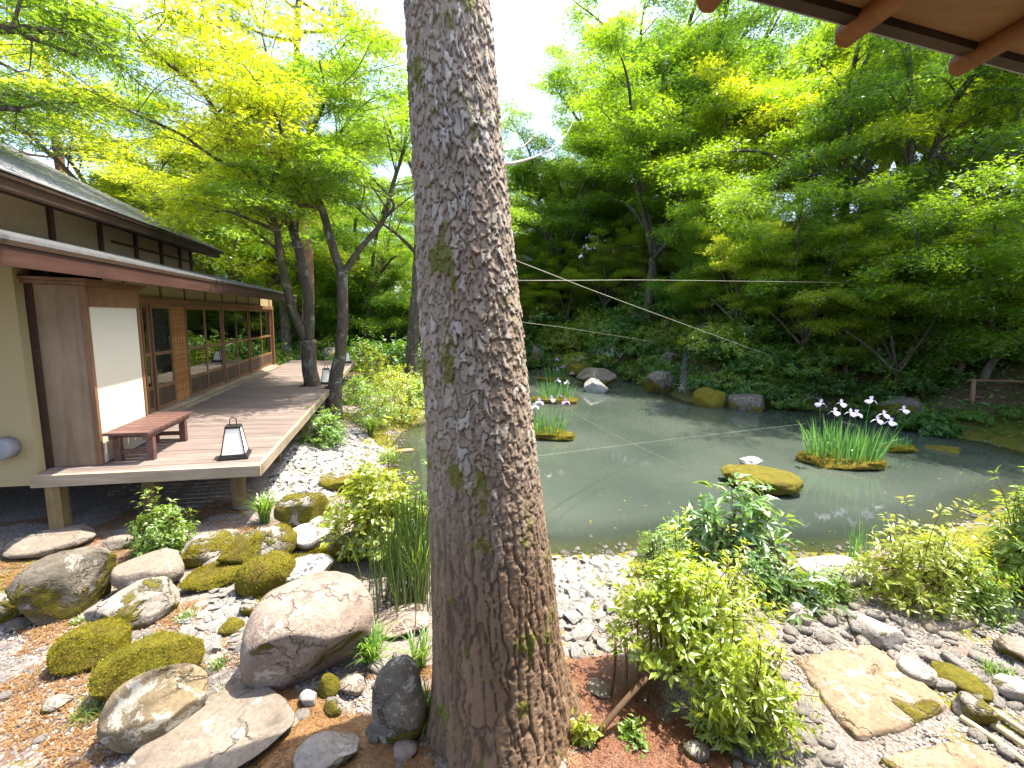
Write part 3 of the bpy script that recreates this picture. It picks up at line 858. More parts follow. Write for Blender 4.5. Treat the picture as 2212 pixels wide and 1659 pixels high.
# ------------------------------------------------------------------ eave overhead at the upper right
EZ = 3.45
pa, pb = W(1640, 2, EZ), W(2212, 158, EZ)
ed = nrm(pb - pa)
r1, r2 = W(1852, 70, EZ), W(1965, -6, EZ)
rd = nrm(r2 - r1)
inw = np.cross(ed, (0, 0, 1)); inw = inw if inw @ rd > 0 else -inw
rd = nrm(inw)
eo = pa + ed * 1.0
eave = empty('overhanging_eave', (eo[0], eo[1], 0.0))
tag(eave, 'underside of a nearby roof with orange log rafters in the upper right', 'roof')
def EP(s, t, z):
    """s along the eave, t inwards"""
    return pa + ed * s + rd * t + np.array([0, 0, z - EZ]) - np.array([eo[0], eo[1], 0])
def eprism(name, s0, s1, t0, t1, z0, z1, mat, slope=0.0):
    b = MB(); b.hexa([EP(s0, t0, z0), EP(s1, t0, z0), EP(s1, t1, z0 + slope), EP(s0, t1, z0 + slope), EP(s0, t0, z1), EP(s1, t0, z1), EP(s1, t1, z1 + slope), EP(s0, t1, z1 + slope)])
    return b.build(name, mat, eave)
SL = 0.34 / 2.2
t_cam = float((EYE - pa) @ rd)
nq = int((t_cam + 1.5) / 0.27) + 1  # boards carried on unseen over the camera, added to block sky light
for q in range(nq):
    t0 = 0.06 + q * 0.27
    eprism('soffit_board', -1.4, 4.2, t0, t0 + 0.263, EZ + SL * t0, EZ + 0.02 + SL * t0, M['soffit'], SL * 0.263)
eprism('eave_board', -1.4, 4.2, 0.012, 0.055, EZ - 0.012, EZ + 0.05, M['darkwood'])
TB = t_cam + 1.7
b = MB(); b.hexa([EP(-1.4, -0.08, EZ + 0.055), EP(4.2, -0.08, EZ + 0.055), EP(4.2, TB, EZ + 0.055 + 0.16 * TB), EP(-1.4, TB, EZ + 0.055 + 0.16 * TB), EP(-1.4, -0.08, EZ + 0.12), EP(4.2, -0.08, EZ + 0.12), EP(4.2, TB, EZ + 0.12 + 0.17 * TB), EP(-1.4, TB, EZ + 0.12 + 0.17 * TB)])
b.build('roofing', M['roof'], eave)  # part over the camera is unseen, added to block sky light
eprism('wall', -1.4, 4.2, TB - 0.25, TB - 0.13, -0.2, EZ + SL * (TB - 0.25) - 0.03, M['plaster'])  # unseen wall behind the camera, added to keep sky light off the trunk
def efoot(px_, py_):
    p = W(px_, py_, EZ - 0.022)
    return float((p - pa) @ ed)
s1_, s2_ = efoot(1862, 55), efoot(2124, 118)
gap = s2_ - s1_
for s_ in (s1_ - gap, s1_, s2_, s2_ + gap, s2_ + 2 * gap):
    b = MB(); n_ = 10
    tt = np.linspace(-0.02, TB - 0.2, n_)
    pts = [EP(s_, t, EZ - 0.022 + SL * max(t, 0)) for t in tt]
    pts = [EP(s_, -0.03, EZ - 0.022)] + pts
    b.tube(pts, [0.027] + [0.037] * n_, 18)
    b.build('rafter', M['log'], eave, True)

# ------------------------------------------------------------------ the big trunk in front
def big_tree():
    ys = np.array([-60, 0, 150, 300, 450, 600, 830, 1000, 1200, 1400, 1550, 1659, 1760])
    cx = np.array([962, 965, 975, 986, 998, 1010, 1031, 1046, 1063, 1077, 1090, 1104, 1112])
    wd = np.array([188, 190, 193, 197, 205, 214, 224, 236, 254, 268, 288, 315, 350])
    Y0 = 2.5
    C = np.array([D(x, y, Y0) for x, y in zip(cx, ys)])
    ax = np.array([axial(p) for p in C])
    R = wd / 2 / FPX * ax - 0.018
    base = np.array([C[-1][0], Y0, gz(C[-1][0], Y0)])
    # above the picture the trunk goes on
    top = C[0] + (C[0] - C[1]) / max(C[0][2] - C[1][2], 1e-3) * 0.6
    zz = np.concatenate([C[::-1, 2], [5.0, 6.5, 8.0, 9.5, 11.0]])
    sl = (C[0] - C[3]) / (C[0][2] - C[3][2])
    xx = np.concatenate([C[::-1, 0], [C[0][0] + sl[0] * (z - C[0][2]) for z in (5.0, 6.5, 8.0, 9.5, 11.0)]])
    rr = np.concatenate([R[::-1], [R[0] * k for k in (0.95, 0.85, 0.7, 0.5, 0.22)]])
    zlo = base[2] - 0.12
    hs = np.concatenate([np.linspace(zlo, 4.2, 860), np.linspace(4.25, 11.0, 70)])
    NU = 280
    th = np.arange(NU) * 2 * math.pi / NU
    X = np.interp(hs, zz, xx); RR = np.interp(hs, zz, rr)
    H, T = np.meshgrid(hs, th, indexing='ij')
    Rg = np.repeat(RR[:, None], NU, 1)
    # root flare and buttresses
    fl = np.exp(-(H - zlo) / 0.28)
    Rg = Rg + fl * (0.05 + 0.075 * np.maximum(0, np.sin(T * 4 + 0.6 + 0.3 * np.sin(T * 3))) ** 1.3)
    Rg = Rg * (1 + 0.025 * np.sin(2 * T + H * 0.7) + 0.02 * np.sin(3 * T - H * 1.3))
    low = sstep(2.0, 0.75, H)
    def voronoi(nx, ch, seed, warp):
        P3 = np.c_[np.cos(T.ravel()) * 6, np.sin(T.ravel()) * 6, H.ravel() * 9]
        a = T.ravel() / (2 * math.pi) * nx + warp * fbm(P3, seed, 3)
        b = H.ravel() / ch + warp * 0.9 * fbm(P3 + 31, seed + 5, 3)
        b = b + 0.5 * (np.floor(a) % 2)
        ia, ib = np.floor(a), np.floor(b)
        f1 = np.full(a.shape, 9.0); f2 = f1.copy(); cid = np.zeros(a.shape); dyb = np.zeros(a.shape)
        for da in (-1, 0, 1):
            for db in (-1, 0, 1):
                ja, jb = ia + da, ib + db
                jw = np.mod(ja, nx)
                qa = ja + 0.5 + 0.8 * (_hash(jw, jb, jw * 0, seed) - 0.5); qb = jb + 0.5 + 0.85 * (_hash(jw, jb, jw * 0 + 1, seed) - 0.5)
                dd = np.sqrt((a - qa) ** 2 + (b - qb) ** 2)
                hid = _hash(jw, jb, jw * 0 + 2, seed)
                near = dd < f1
                f2 = np.where(near, f1, np.minimum(f2, dd)); cid = np.where(near, hid, cid); dyb = np.where(near, b - qb, dyb); f1 = np.minimum(f1, dd)
        return f2 - f1, cid, dyb
    e1, c1, d1 = voronoi(60, 0.072, 3, 1.2)
    e3, c3, d3 = voronoi(90, 0.05, 13, 0.9)
    e2, c2, d2 = voronoi(46, 0.55, 8, 0.75)
    lw = low.ravel()
    h1 = sstep(0.0, 0.12, e1) * (0.003 + 0.009 * c1) - d1 * 0.010 * sstep(0.0, 0.1, e1) + sstep(0.0, 0.15, e3) * 0.003 * c3
    h2 = sstep(0.0, 0.26, e2) * (0.012 + 0.010 * c2) + sstep(0.0, 0.2, e3) * 0.004 * c3
    crack = (1 - sstep(0.02, 0.15, e1)) * (1 - lw) + (1 - sstep(0.02, 0.22, e2)) * lw
    disp = h1 * (1 - lw) + h2 * lw
    P3 = np.c_[np.cos(T.ravel()) * 5, np.sin(T.ravel()) * 5, H.ravel() * 16]
    disp = disp + 0.003 * fbm(P3 * 4, 21, 3)
    cell = np.clip((c1 * 0.8 * (1 - lw) + c2 * 0.8 * lw + 0.2 * c3) * 0.85 + 0.25 * (fbm(P3 * 1.2, 40, 3) + 0.5), 0, 1)
    mo = fbm(np.c_[np.cos(T.ravel()) * 2.6, np.sin(T.ravel()) * 2.6, H.ravel() * 5.5], 77, 5)
    left = 0.10 * np.cos(T.ravel() - math.radians(200))
    moss = sstep(0.20, 0.30, mo + left * 0.5 + 0.16 * crack - 0.12 * lw - 0.06) * 0.9
    disp = disp + moss * 0.006
    RD = Rg.ravel() + disp
    V = np.c_[np.repeat(X[:, None], NU, 1).ravel() + RD * np.cos(T.ravel()) - base[0], RD * np.sin(T.ravel()), H.ravel() - base[2]]
    nh = len(hs)
    i = (np.arange(nh - 1)[:, None] * NU); j = np.arange(NU)[None, :]; j2 = (j + 1) % NU
    F = np.stack([i + j, i + j2, i + j2 + NU, i + j + NU], -1).reshape(-1, 4)
    me = mk('trunk', V, [F], True, {'cell': cell, 'crack': crack, 'moss': moss, 'low': lw}, M['trunk'])
    tree = empty('pine_tree', base)
    tag(tree, 'thick leaning tree trunk with flaky grey bark in the middle foreground', 'tree')
    obj('trunk', me, tree)
    # dead pale branch on the right side
    b = MB()
    a0 = D(1075, 352, 2.6)
    main = spline([a0, D(1110, 352, 2.75), D(1165, 335, 2.95), D(1205, 312, 3.1), D(1232, 275, 3.25), D(1240, 252, 3.3)], 18) - base
    b.tube(main, np.linspace(0.0095, 0.002, 18), 6)
    for q, e in (((1172, 333, 2.97), (1190, 300, 3.0)), ((1190, 300, 3.0), (1192, 270, 3.05)), ((1120, 325, 2.85), (1180, 262, 3.1)), ((1150, 295, 2.95), (1172, 285, 3.0)), ((1225, 285, 3.2), (1222, 258, 3.2))):
        b.tube(spline([D(*q) - base, (D(*q) + D(*e)) / 2 - base + np.array([0, 0, -0.012]), D(*e) - base], 6), np.linspace(0.005, 0.0015, 6), 5)
    t_ = plain_mat('dead_branch', (0.42, 0.39, 0.33), 0.85, 0.2, 0.4, 40)
    o = b.build('dead_branch', t_, tree, True); o['label'] = 'bare pale dead branch'
    # limbs and needle crown high above the picture
    lm = MB(); tuftP = []; tuftD = []
    rg = np.random.default_rng(4)
    for k in range(16):
        h0 = 6.6 + 4.2 * k / 16; a = k * 2.4
        x0 = float(np.interp(h0, zz, xx)) - base[0]
        L = 2.6 * (1 - 0.6 * (h0 - 6.6) / 4.4)
        p0 = np.array([x0, 0, h0 - base[2]]); dirn = np.array([math.cos(a), math.sin(a), 0.18])
        pts = spline([p0, p0 + dirn * L * 0.5, p0 + dirn * L + np.array([0, 0, 0.25])], 7)
        lm.tube(pts, np.linspace(0.05, 0.012, 7), 6)
        for q in range(46):
            tt = rg.uniform(0.35, 1.05); c_ = p0 + dirn * L * tt + rg.normal(0, 0.22, 3) * np.array([1, 1, 0.35])
            tuftP.append(c_); tuftD.append(nrm(dirn * 0.4 + rg.normal(0, 1, 3) * np.array([1, 1, 0.4]) + np.array([0, 0, 0.6])))
    lm.build('limb', M['pine_bark'], tree, True)
    cr = needle_tufts(np.array(tuftP), np.array(tuftD), 0.16, rg, 12)
    cr.build('crown', M['pine'], tree)
    return tree

def needle_tufts(P, Dr, L, rg, n):
    b = MB(); k = len(P)
    Pn = np.repeat(P, n, 0); Dn = nrm(np.repeat(nrm(Dr), n, 0) + rg.normal(0, 0.55, (k * n, 3)))
    s = nrm(np.cross(Dn, rg.normal(0, 1, (k * n, 3))))
    Ls = L * rg.uniform(0.7, 1.2, (k * n, 1))
    V = np.stack([Pn - s * 0.006, Pn + s * 0.006, Pn + Dn * Ls], 1).reshape(-1, 3)
    F = np.arange(k * n * 3).reshape(-1, 3)
    b.add(V, F, np.repeat(rg.uniform(0, 1, k * n), 3))
    return b

# ------------------------------------------------------------------ leaves
LT = {
 'maple': (np.array([(0, -.13, 0), (0, .13, 0), (1, 0, -.14), (-.05, 0, 0), (.2, .16, 0.02), (.52, .62, -.10), (-.05, 0, 0), (.2, -.16, 0.02), (.52, -.62, -.10)]), np.array([(0, 2, 1), (3, 4, 5), (6, 8, 7)])),
 'leaf': (np.array([(0, 0, 0), (.42, .5, .09), (1, 0, -.10), (.42, -.5, .09), (.5, 0, 0.01)]), np.array([(0, 4, 1), (1, 4, 2), (0, 3, 4), (3, 2, 4)])),
 'kite': (np.array([(0, 0, 0), (.45, .5, .06), (1, 0, -.06), (.45, -.5, .06)]), np.array([(0, 2, 1), (0, 3, 2)])),
}
def leaves(b, P, Nn, Dn, L, ratio, kind, v):
    """one leaf at each P: normal Nn, direction Dn, length L, width = ratio * L"""
    T, F = LT[kind]
    P = np.asarray(P, float); k = len(P)
    if not k:
        return
    z = nrm(Nn); x = nrm(Dn - np.sum(Dn * z, 1, keepdims=True) * z); y = np.cross(z, x)
    L = np.broadcast_to(np.asarray(L, float), (k,))[:, None, None]
    q = T * np.array([1, ratio, 1])
    V = P[:, None, :] + L * (q[None, :, 0:1] * x[:, None] + q[None, :, 1:2] * y[:, None] + q[None, :, 2:3] * z[:, None])
    nt = len(T)
    FF = (np.arange(k)[:, None, None] * nt + F[None]).reshape(-1, 3)
    b.add(V.reshape(-1, 3), FF, np.repeat(np.broadcast_to(np.asarray(v, float), (k,)), nt))

def foliage_along(b, pts, rg, n, L, spread, tone, flat=0.06, droop=0.0):
    """leaves in a flat spray around a twig"""
    m = len(pts)
    s = rg.uniform(0.15, 1.0, n) * (m - 1); k = np.minimum(s.astype(int), m - 2); f = (s - k)[:, None]
    P = pts[k] * (1 - f) + pts[k + 1] * f
    T = nrm(pts[k + 1] - pts[k])
    side = rg.normal(0, 1, (n, 3)); side[:, 2] = 0; side = nrm(side)
    P = P + side * (spread * np.sqrt(rg.uniform(0.02, 1, n)))[:, None]
    P[:, 2] += rg.normal(0, flat, n) - droop * rg.uniform(0, 1, n)
    Dn = nrm(T * 0.6 + side + rg.normal(0, 0.3, (n, 3)) + np.array([0, 0, -0.25]))
    Nn = np.array([0, 0, 1.0]) + rg.normal(0, 0.5, (n, 3))
    leaves(b, P, Nn, Dn, L * rg.uniform(0.7, 1.25, n), 0.95, 'maple', np.clip(tone + rg.normal(0, 0.22, n), 0, 1))

def grow(wood, fol, limb, rg, p):
    """secondary branches, twigs and leaf sprays along one limb; limb = (points, r0, r1)"""
    pts, r0, r1 = limb
    n = len(pts)
    seg = np.linalg.norm(np.diff(pts, axis=0), axis=1).sum()
    ns = max(3, int(seg * p['dens']))
    for q in range(ns):
        t = p['start'] + (1 - p['start']) * (q + rg.uniform(0, 1)) / ns
        s = t * (n - 1); k = min(int(s), n - 2); f = s - k
        c = pts[k] * (1 - f) + pts[k + 1] * f
        tan = nrm(pts[k + 1] - pts[k])
        a = rg.uniform(0, 2 * math.pi)
        dr = nrm(np.array([math.cos(a), math.sin(a), 0]) * 1.0 + tan * 0.55 + np.array([0, 0, rg.uniform(-0.2, 0.5)]) + np.asarray(p.get('bias', (0, 0, 0))))
        L = p['len'] * rg.uniform(0.55, 1.15) * (1.15 - 0.45 * t)
        e1 = c + dr * L * 0.5 + np.array([0, 0, 0.06 * L]); e2 = c + dr * L + np.array([0, 0, -p['droop'] * L])
        sp = spline([c, e1 + rg.normal(0, 0.05 * L, 3), e2], 7)
        rb = (r0 * (1 - t) + r1 * t) * 0.42
        wood.tube(sp, np.linspace(rb, 0.006, 7), 5, cap=False)
        tone = np.clip(p['tone'] + rg.normal(0, 0.16), 0, 1)
        foliage_along(fol, sp, rg, int(p['nl'] * 0.8), p['leaf'], p['spread'], tone)
        nt = p['twigs']
        for w in range(nt):
            tw = 0.25 + 0.75 * (w + rg.uniform(0, 1)) / nt
            s2 = tw * 6; k2 = min(int(s2), 5); c2 = sp[k2] + (sp[k2 + 1] - sp[k2]) * (s2 - k2)
            tn = nrm(sp[k2 + 1] - sp[k2]); sd = nrm(np.cross(tn, (0, 0, 1))) * (1 if w % 2 else -1)
            d2 = nrm(tn * 0.7 + sd * rg.uniform(0.6, 1.1) + np.array([0, 0, rg.uniform(-0.12, 0.12)]))
            l2 = L * rg.uniform(0.3, 0.55)
            tp = spline([c2, c2 + d2 * l2 * 0.5, c2 + d2 * l2 + np.array([0, 0, -p['droop'] * l2])], 4)
            wood.tube(tp, np.linspace(max(0.006, rb * 0.35), 0.004, 4), 3, cap=False)
            foliage_along(fol, tp, rg, p['nl'], p['leaf'], p['spread'], tone, p.get('flat', 0.05))

def make_tree(name, base, trunk_pts, limbs, seed, p, mat, bark, label, cat='tree', group=None, sides=12):
    """trunk_pts: list of (point, radius); limbs: list of lists of (point, radius); world coordinates"""
    rg = np.random.default_rng(seed)
    base = np.asarray(base, float)
    wood = MB(); fol = MB()
    for li, L in enumerate([trunk_pts] + limbs):
        P = np.array([np.asarray(q[0], float) for q in L]) - base; R = np.array([q[1] for q in L])
        n = max(8, len(P) * 5)
        S = spline(P, n); RR = np.interp(np.linspace(0, 1, n), np.linspace(0, 1, len(R)), R)
        S = S + 0.25 * RR[:, None] * np.c_[fbm(S * 2.5, seed + li, 2), fbm(S * 2.5 + 9, seed + li, 2), 0 * RR] * (np.arange(n) > 0)[:, None]
        wood.tube(S, RR, sides)
        if li > 0 or p.get('trunk_too'):
            grow(wood, fol, (S, R[0], R[-1]), rg, p)
    T = empty(name, base)
    tag(T, label, cat, group)
    wood.build('trunk', M[bark], T, True)
    fol.build('crown', M[mat], T)
    return T
big_tree()

# ------------------------------------------------------------------ the maples by the deck (points taken on their own depth)
PA = dict(dens=3.3, start=0.30, len=1.8, droop=0.07, nl=58, leaf=0.105, spread=0.27, twigs=7, tone=0.5)
ba = HP(TRA[0], TRA[1], 0); ba[2] = gz(ba[0], ba[1]) - 0.05
YA = float(ba[1])
def A_(x, y, dy=0.0):
    return D(x, y, YA + dy)
tr = [(ba, 0.24), (A_(672, 830), 0.20), (A_(668, 780), 0.175), (A_(664, 735), 0.18)]
make_tree('maple_tree', ba, tr, [
    [(A_(664, 742), 0.13), (A_(640, 690, -0.1), 0.105), (A_(625, 640, -0.2), 0.10), (A_(605, 560, -0.4), 0.09), (A_(598, 500, -0.6), 0.075), (A_(575, 430, -0.9), 0.06), (A_(548, 365, -1.3), 0.055), (A_(492, 290, -1.9), 0.045), (A_(434, 194, -2.6), 0.035), (A_(323, 107, -3.3), 0.022), (A_(270, 30, -3.8), 0.014)],
    [(A_(664, 742), 0.145), (A_(668, 660), 0.125), (A_(655, 590), 0.115), (A_(640, 520), 0.10), (A_(622, 460, 0.3), 0.085), (A_(632, 400, 0.6), 0.07), (A_(640, 330, 0.9), 0.05), (A_(600, 240, 1.1), 0.035), (A_(570, 90, 1.3), 0.022), (A_(540, 0, 1.4), 0.014)],
    [(A_(548, 365, -1.3), 0.045), (A_(480, 350, -1.9), 0.035), (A_(390, 290, -2.6), 0.026), (A_(300, 250, -3.2), 0.018), (A_(180, 190, -3.8), 0.010)],
    [(A_(622, 460, 0.3), 0.055), (A_(560, 445, 0.1), 0.04), (A_(500, 420, -0.4), 0.03), (A_(430, 425, -0.7), 0.018), (A_(360, 405, -1.0), 0.01)],
    [(A_(640, 330, 0.9), 0.045), (A_(690, 240, 1.0), 0.035), (A_(720, 130, 0.8), 0.024), (A_(780, 60, 0.6), 0.014)],
    [(A_(598, 500, -0.6), 0.05), (A_(530, 470, -1.3), 0.035), (A_(480, 455, -2.0), 0.022), (A_(450, 470, -2.4), 0.012)],
    [(A_(575, 430, -0.9), 0.05), (A_(610, 330, -1.6), 0.036), (A_(600, 260, -2.2), 0.026), (A_(560, 180, -2.8), 0.016)],
], 21, PA, 'maple_sun', 'bark', 'forked maple with mottled bark growing through the deck, branches over the roof')

bb = HP(TRB[0], TRB[1], 0); bb[2] = gz(bb[0], bb[1]) - 0.05
YB = float(bb[1])
def B_(x, y, dy=0.0):
    return D(x, y, YB + dy)
PB = dict(PA); PB['tone'] = 0.4; PB['dens'] = 3.3
tr = [(bb, 0.22), (B_(724, 835), 0.17), (B_(735, 760), 0.135), (B_(740, 680), 0.125), (B_(738, 580), 0.13)]
make_tree('maple_tree', bb, tr, [
    [(B_(738, 590), 0.105), (B_(715, 520), 0.095), (B_(695, 450), 0.085), (B_(670, 385), 0.07), (B_(655, 320, -0.3), 0.05), (B_(620, 250, -0.8), 0.035), (B_(590, 180, -1.2), 0.02)],
    [(B_(742, 590), 0.085), (B_(780, 535), 0.065), (B_(828, 475), 0.055), (B_(848, 400), 0.045), (B_(872, 320), 0.035), (B_(880, 240, -0.3), 0.02)],
    [(B_(828, 475), 0.04), (B_(850, 440, -0.6), 0.03), (B_(800, 380, -1.2), 0.022), (B_(760, 340, -1.6), 0.012)],
    [(B_(695, 450), 0.05), (B_(640, 440, -0.6), 0.035), (B_(560, 425, -1.3), 0.024), (B_(500, 430, -1.7), 0.012)],
    [(B_(670, 385), 0.05), (B_(720, 310, 0.4), 0.036), (B_(770, 240, 0.6), 0.024), (B_(820, 200, 0.6), 0.014)],
    [(B_(655, 320, -0.3), 0.04), (B_(700, 220, -0.8), 0.03), (B_(690, 130, -1.2), 0.018)],
], 33, PB, 'maple', 'bark', 'slender maple with a high fork at the outer edge of the deck')

# dark near branch reaching in at the upper left, from a maple standing beside the house outside the picture
bl_ = np.array([-11.0, 4.6, 0.0]); bl_[2] = gz(bl_[0], bl_[1])
PL = dict(PA); PL.update(tone=0.2, leaf=0.085, len=1.3, dens=2.6, nl=34)
make_tree('maple_tree', bl_, [(bl_, 0.2), (bl_ + (0.2, 0, 2.5), 0.16), (bl_ + (0.6, 0.2, 5.0), 0.13)], [
    [(bl_ + (0.6, 0.2, 5.0), 0.09), (D(-60, 60, 5.6), 0.06), (D(60, 80, 6.2), 0.035), (D(190, 130, 6.8), 0.015)],
    [(bl_ + (0.5, 0.2, 4.4), 0.08), (D(-60, 230, 5.8), 0.05), (D(40, 240, 6.4), 0.02)],
    [(bl_ + (0.6, 0.2, 5.0), 0.08), (D(-40, -60, 5.4), 0.05), (D(120, 10, 6.0), 0.02)],
    [(bl_ + (0.6, 0.2, 5.0), 0.1), (bl_ + (-1.0, 0.4, 7.0), 0.06), (bl_ + (-2.4, 0.2, 8.4), 0.02)],
], 8, PL, 'maple', 'bark', 'dark maple branches reaching in at the upper left over the roof')

# tree just left of the big trunk, farther back on the left bank
bt = on_ground(890, 812); YT = float(bt[1])
def T_(x, y, dy=0.0):
    return D(x, y, YT + dy)
PT = dict(PA); PT.update(dens=2.6, len=2.2, tone=0.35, leaf=0.13, nl=46, spread=0.34)
make_tree('maple_tree', bt, [(bt - (0, 0, 0.1), 0.36), (T_(890, 780), 0.27), (T_(898, 650), 0.22), (T_(905, 520), 0.19), (T_(908, 440), 0.17)], [
    [(T_(908, 440), 0.13), (T_(890, 360), 0.1), (T_(850, 300), 0.06), (T_(830, 250, -1), 0.03)],
    [(T_(908, 440), 0.13), (T_(930, 360), 0.1), (T_(960, 260), 0.06), (T_(990, 180), 0.03)],
    [(T_(903, 550), 0.09), (T_(850, 500, -0.6), 0.06), (T_(800, 470, -1), 0.03)],
    [(T_(903, 560), 0.09), (T_(980, 500, 0.6), 0.06), (T_(1100, 470, 1), 0.03)],
], 51, PT, 'maple', 'bark', 'mossy straight trunk just left of the big tree, on the far bank')

# ------------------------------------------------------------------ generic trees for the wooded banks
def generic(seed, h, nl, tone, lean, spread=1.0, dens=1.45, low=0.28):
    rg = np.random.default_rng(seed)
    z = np.array
    fork = h * rg.uniform(low, low + 0.1)
    tr = [((0, 0, -0.3), h * 0.021), ((lean * 0.15, 0, fork * 0.5), h * 0.0165), ((lean * 0.4, 0.1, fork), h * 0.015)]
    limbs = []
    nlm = nl
    for k in range(nlm):
        a = 2 * math.pi * k / nlm + rg.uniform(-0.4, 0.4)
        sp = h * rg.uniform(0.22, 0.40) * spread
        top = h * rg.uniform(0.72, 1.0) if k % 3 else h * rg.uniform(0.45, 0.6)
        if low < 0.1:
            top = h * (0.28 + 0.7 * ((k * 0.618) % 1.0))
        st = np.array(tr[2][0]) if k % 2 else np.array([lean * 0.28, 0.05, fork * 0.8])
        e = np.array([math.cos(a) * sp + lean, math.sin(a) * sp, top])
        m1 = st * 0.62 + e * 0.38 + np.array([0, 0, h * 0.05]) + rg.normal(0, 0.02 * h, 3); m2 = st * 0.3 + e * 0.7 + np.array([0, 0, h * 0.05]) + rg.normal(0, 0.02 * h, 3)
        limbs.append([(st, h * 0.010), (m1, h * 0.0075), (m2, h * 0.0045), (e, h * 0.0016)])
    p = dict(dens=dens * 1.25, start=0.2, len=h * 0.20, droop=0.13, nl=52, leaf=0.155, spread=0.40, twigs=7, tone=tone, flat=0.12)
    return tr, limbs, p
protos = []
for k, (h, nl, tone, lean, sp, dn, lw) in enumerate([(11, 8, 0.45, 0.6, 1.0, 1.35, 0.26), (12, 9, 0.35, -0.8, 1.1, 1.3, 0.3), (9.5, 8, 0.55, 0.9, 1.15, 1.5, 0.22), (13, 9, 0.3, 0.2, 0.9, 1.25, 0.34), (6.0, 10, 0.3, 0.7, 1.35, 2.1, 0.05)]):
    tr, lb, p = generic(100 + k, h, nl, tone, lean, sp, dn, lw)
    if k == 4:
        p.update(leaf=0.12, len=1.7, spread=0.30, start=0.08)
    protos.append((h, tr, lb, p))
proto_obj = {}
def plant_tree(k, loc, rz, s, label, group=None, mat='maple'):
    h, tr, lb, p = protos[k]
    loc = np.asarray(loc, float)
    if (k, mat) not in proto_obj:
        o = make_tree('maple_tree', (0, 0, 0), tr, lb, 300 + k, p, mat, 'bark', label, group=group, sides=9)
        o.location = loc; o.rotation_euler = (0, 0, rz); o.scale = (s, s, s)
        proto_obj[(k, mat)] = o
        for kk, mm in list(proto_obj):      # same tree, other leaf colour: share the wood
            pass
    else:
        o = copy_thing(proto_obj[(k, mat)], loc, (0, 0, rz), s)
    tag(o, label, 'tree', group)
    return o
def at_az(px_, dist):
    """ground point in the direction of picture column px_ at a distance"""
    d = ray(px_, 700); d = d[:2] / np.linalg.norm(d[:2])
    x, y = d * dist
    return np.array([x, y, gz(x, y) - 0.05])
GR = 'maples on the wooded bank beyond the pond'
GL = 'trees behind the pavilion and deck'
GF = 'far trees closing the view'
rows = [
    # px, dist, kind, scale, rot, label, group
    (1395, 26.5, 0, 1.30, 0.3, 'forked maple leaning over the far bank, right of the big trunk', GR),
    (1330, 31.0, 1, 1.25, 2.2, 'slim maple behind the forked one right of the big trunk', GR),
    (1560, 27.0, 2, 1.25, 1.1, 'green maple above the small waterfall', GR),
    (1690, 22.0, 4, 1.15, 4.0, 'low spreading maple overhanging the right shore of the pond', GR),
    (1800, 25.0, 1, 1.10, 5.2, 'tall maple behind the low spreading one on the right bank', GR),
    (1945, 22.5, 3, 1.05, 0.9, 'dark thick-trunked tree on the right bank, below the eave', GR),
    (2080, 23.5, 4, 1.05, 2.6, 'crooked multi-stemmed small tree at the right on the slope', GR),
    (2190, 24.0, 2, 1.1, 3.0, 'maple at the right edge of the picture, under the eave', GR),
    (1470, 32.0, 3, 1.35, 1.9, 'tall maple higher up behind the waterfall', GR),
    (1235, 34.0, 0, 1.15, 4.4, 'small maple right beside the big trunk on the far shore', GR),
    (1620, 33.0, 1, 1.20, 0.2, 'high maple at the top of the bank, left of the eave', GR),
    (1760, 34.0, 0, 1.25, 3.3, 'maple high on the slope behind the low spreading one', GR),
    (1900, 31.0, 2, 1.30, 5.9, 'yellow-green maple high on the slope under the eave corner', GR),
    (2040, 32.0, 3, 1.15, 4.9, 'maple high on the slope near the right edge', GR),
    (1165, 40.0, 2, 1.25, 2.0, 'pale maple directly right of the big trunk, far back', GR),
    (1530, 42.0, 3, 1.5, 0.7, 'tall tree at the back of the slope in the middle of the right half', GR),
    (1290, 44.0, 1, 1.45, 5.0, 'far tree seen over the forked maple', GR),
    (1700, 44.0, 2, 1.40, 1.3, 'large far maple on the top of the slope', GR),
    (1850, 42.0, 1, 1.30, 2.9, 'far tree on the crest below the eave', GR),
    # left
    (600, 26.0, 4, 1.05, 0.6, 'low leafy maple beyond the end of the deck, left of its maples', GL),
    (700, 27.5, 4, 1.10, 2.6, 'low leafy maple seen between the deck maples', GL),
    (775, 29.0, 4, 1.10, 4.6, 'low leafy maple right of the slender deck maple', GL),
    (850, 27.0, 4, 1.00, 1.6, 'low leafy maple left of the mossy straight trunk', GL),
    (650, 33.0, 4, 1.5, 5.6, 'larger low maple farther beyond the deck', GL),
    (930, 30.0, 4, 1.10, 3.6, 'low leafy maple left of the big trunk on the back shore', GL),
    (620, 24.0, 1, 1.00, 1.0, 'maple behind the far end of the deck', GL),
    (470, 24.0, 2, 1.05, 0.1, 'yellow-green maple behind the roof, left of the forked maple', GL),
    (800, 27.0, 0, 1.00, 3.9, 'maple on the left bank beyond the deck', GL),
    (320, 23.0, 0, 0.95, 2.7, 'bright maple rising behind the roof ridge', GL),
    (540, 33.0, 3, 0.95, 5.5, 'tall maple farther back behind the deck', GL),
    (720, 36.0, 1, 1.00, 0.4, 'tree far back between the two deck maples', GL),
    (980, 33.0, 2, 1.00, 1.6, 'tree hidden behind the big trunk', GL),
    (890, 38.0, 3, 0.85, 2.4, 'far tree beside the big trunk on its left', GL),
    (400, 36.0, 1, 0.85, 3.4, 'far maple behind the roof slope', GL),
    (1060, 42.0, 0, 0.85, 5.1, 'far tree behind the big trunk', GL),
]
SUNNY = {'yellow-green', 'bright', 'pale'}
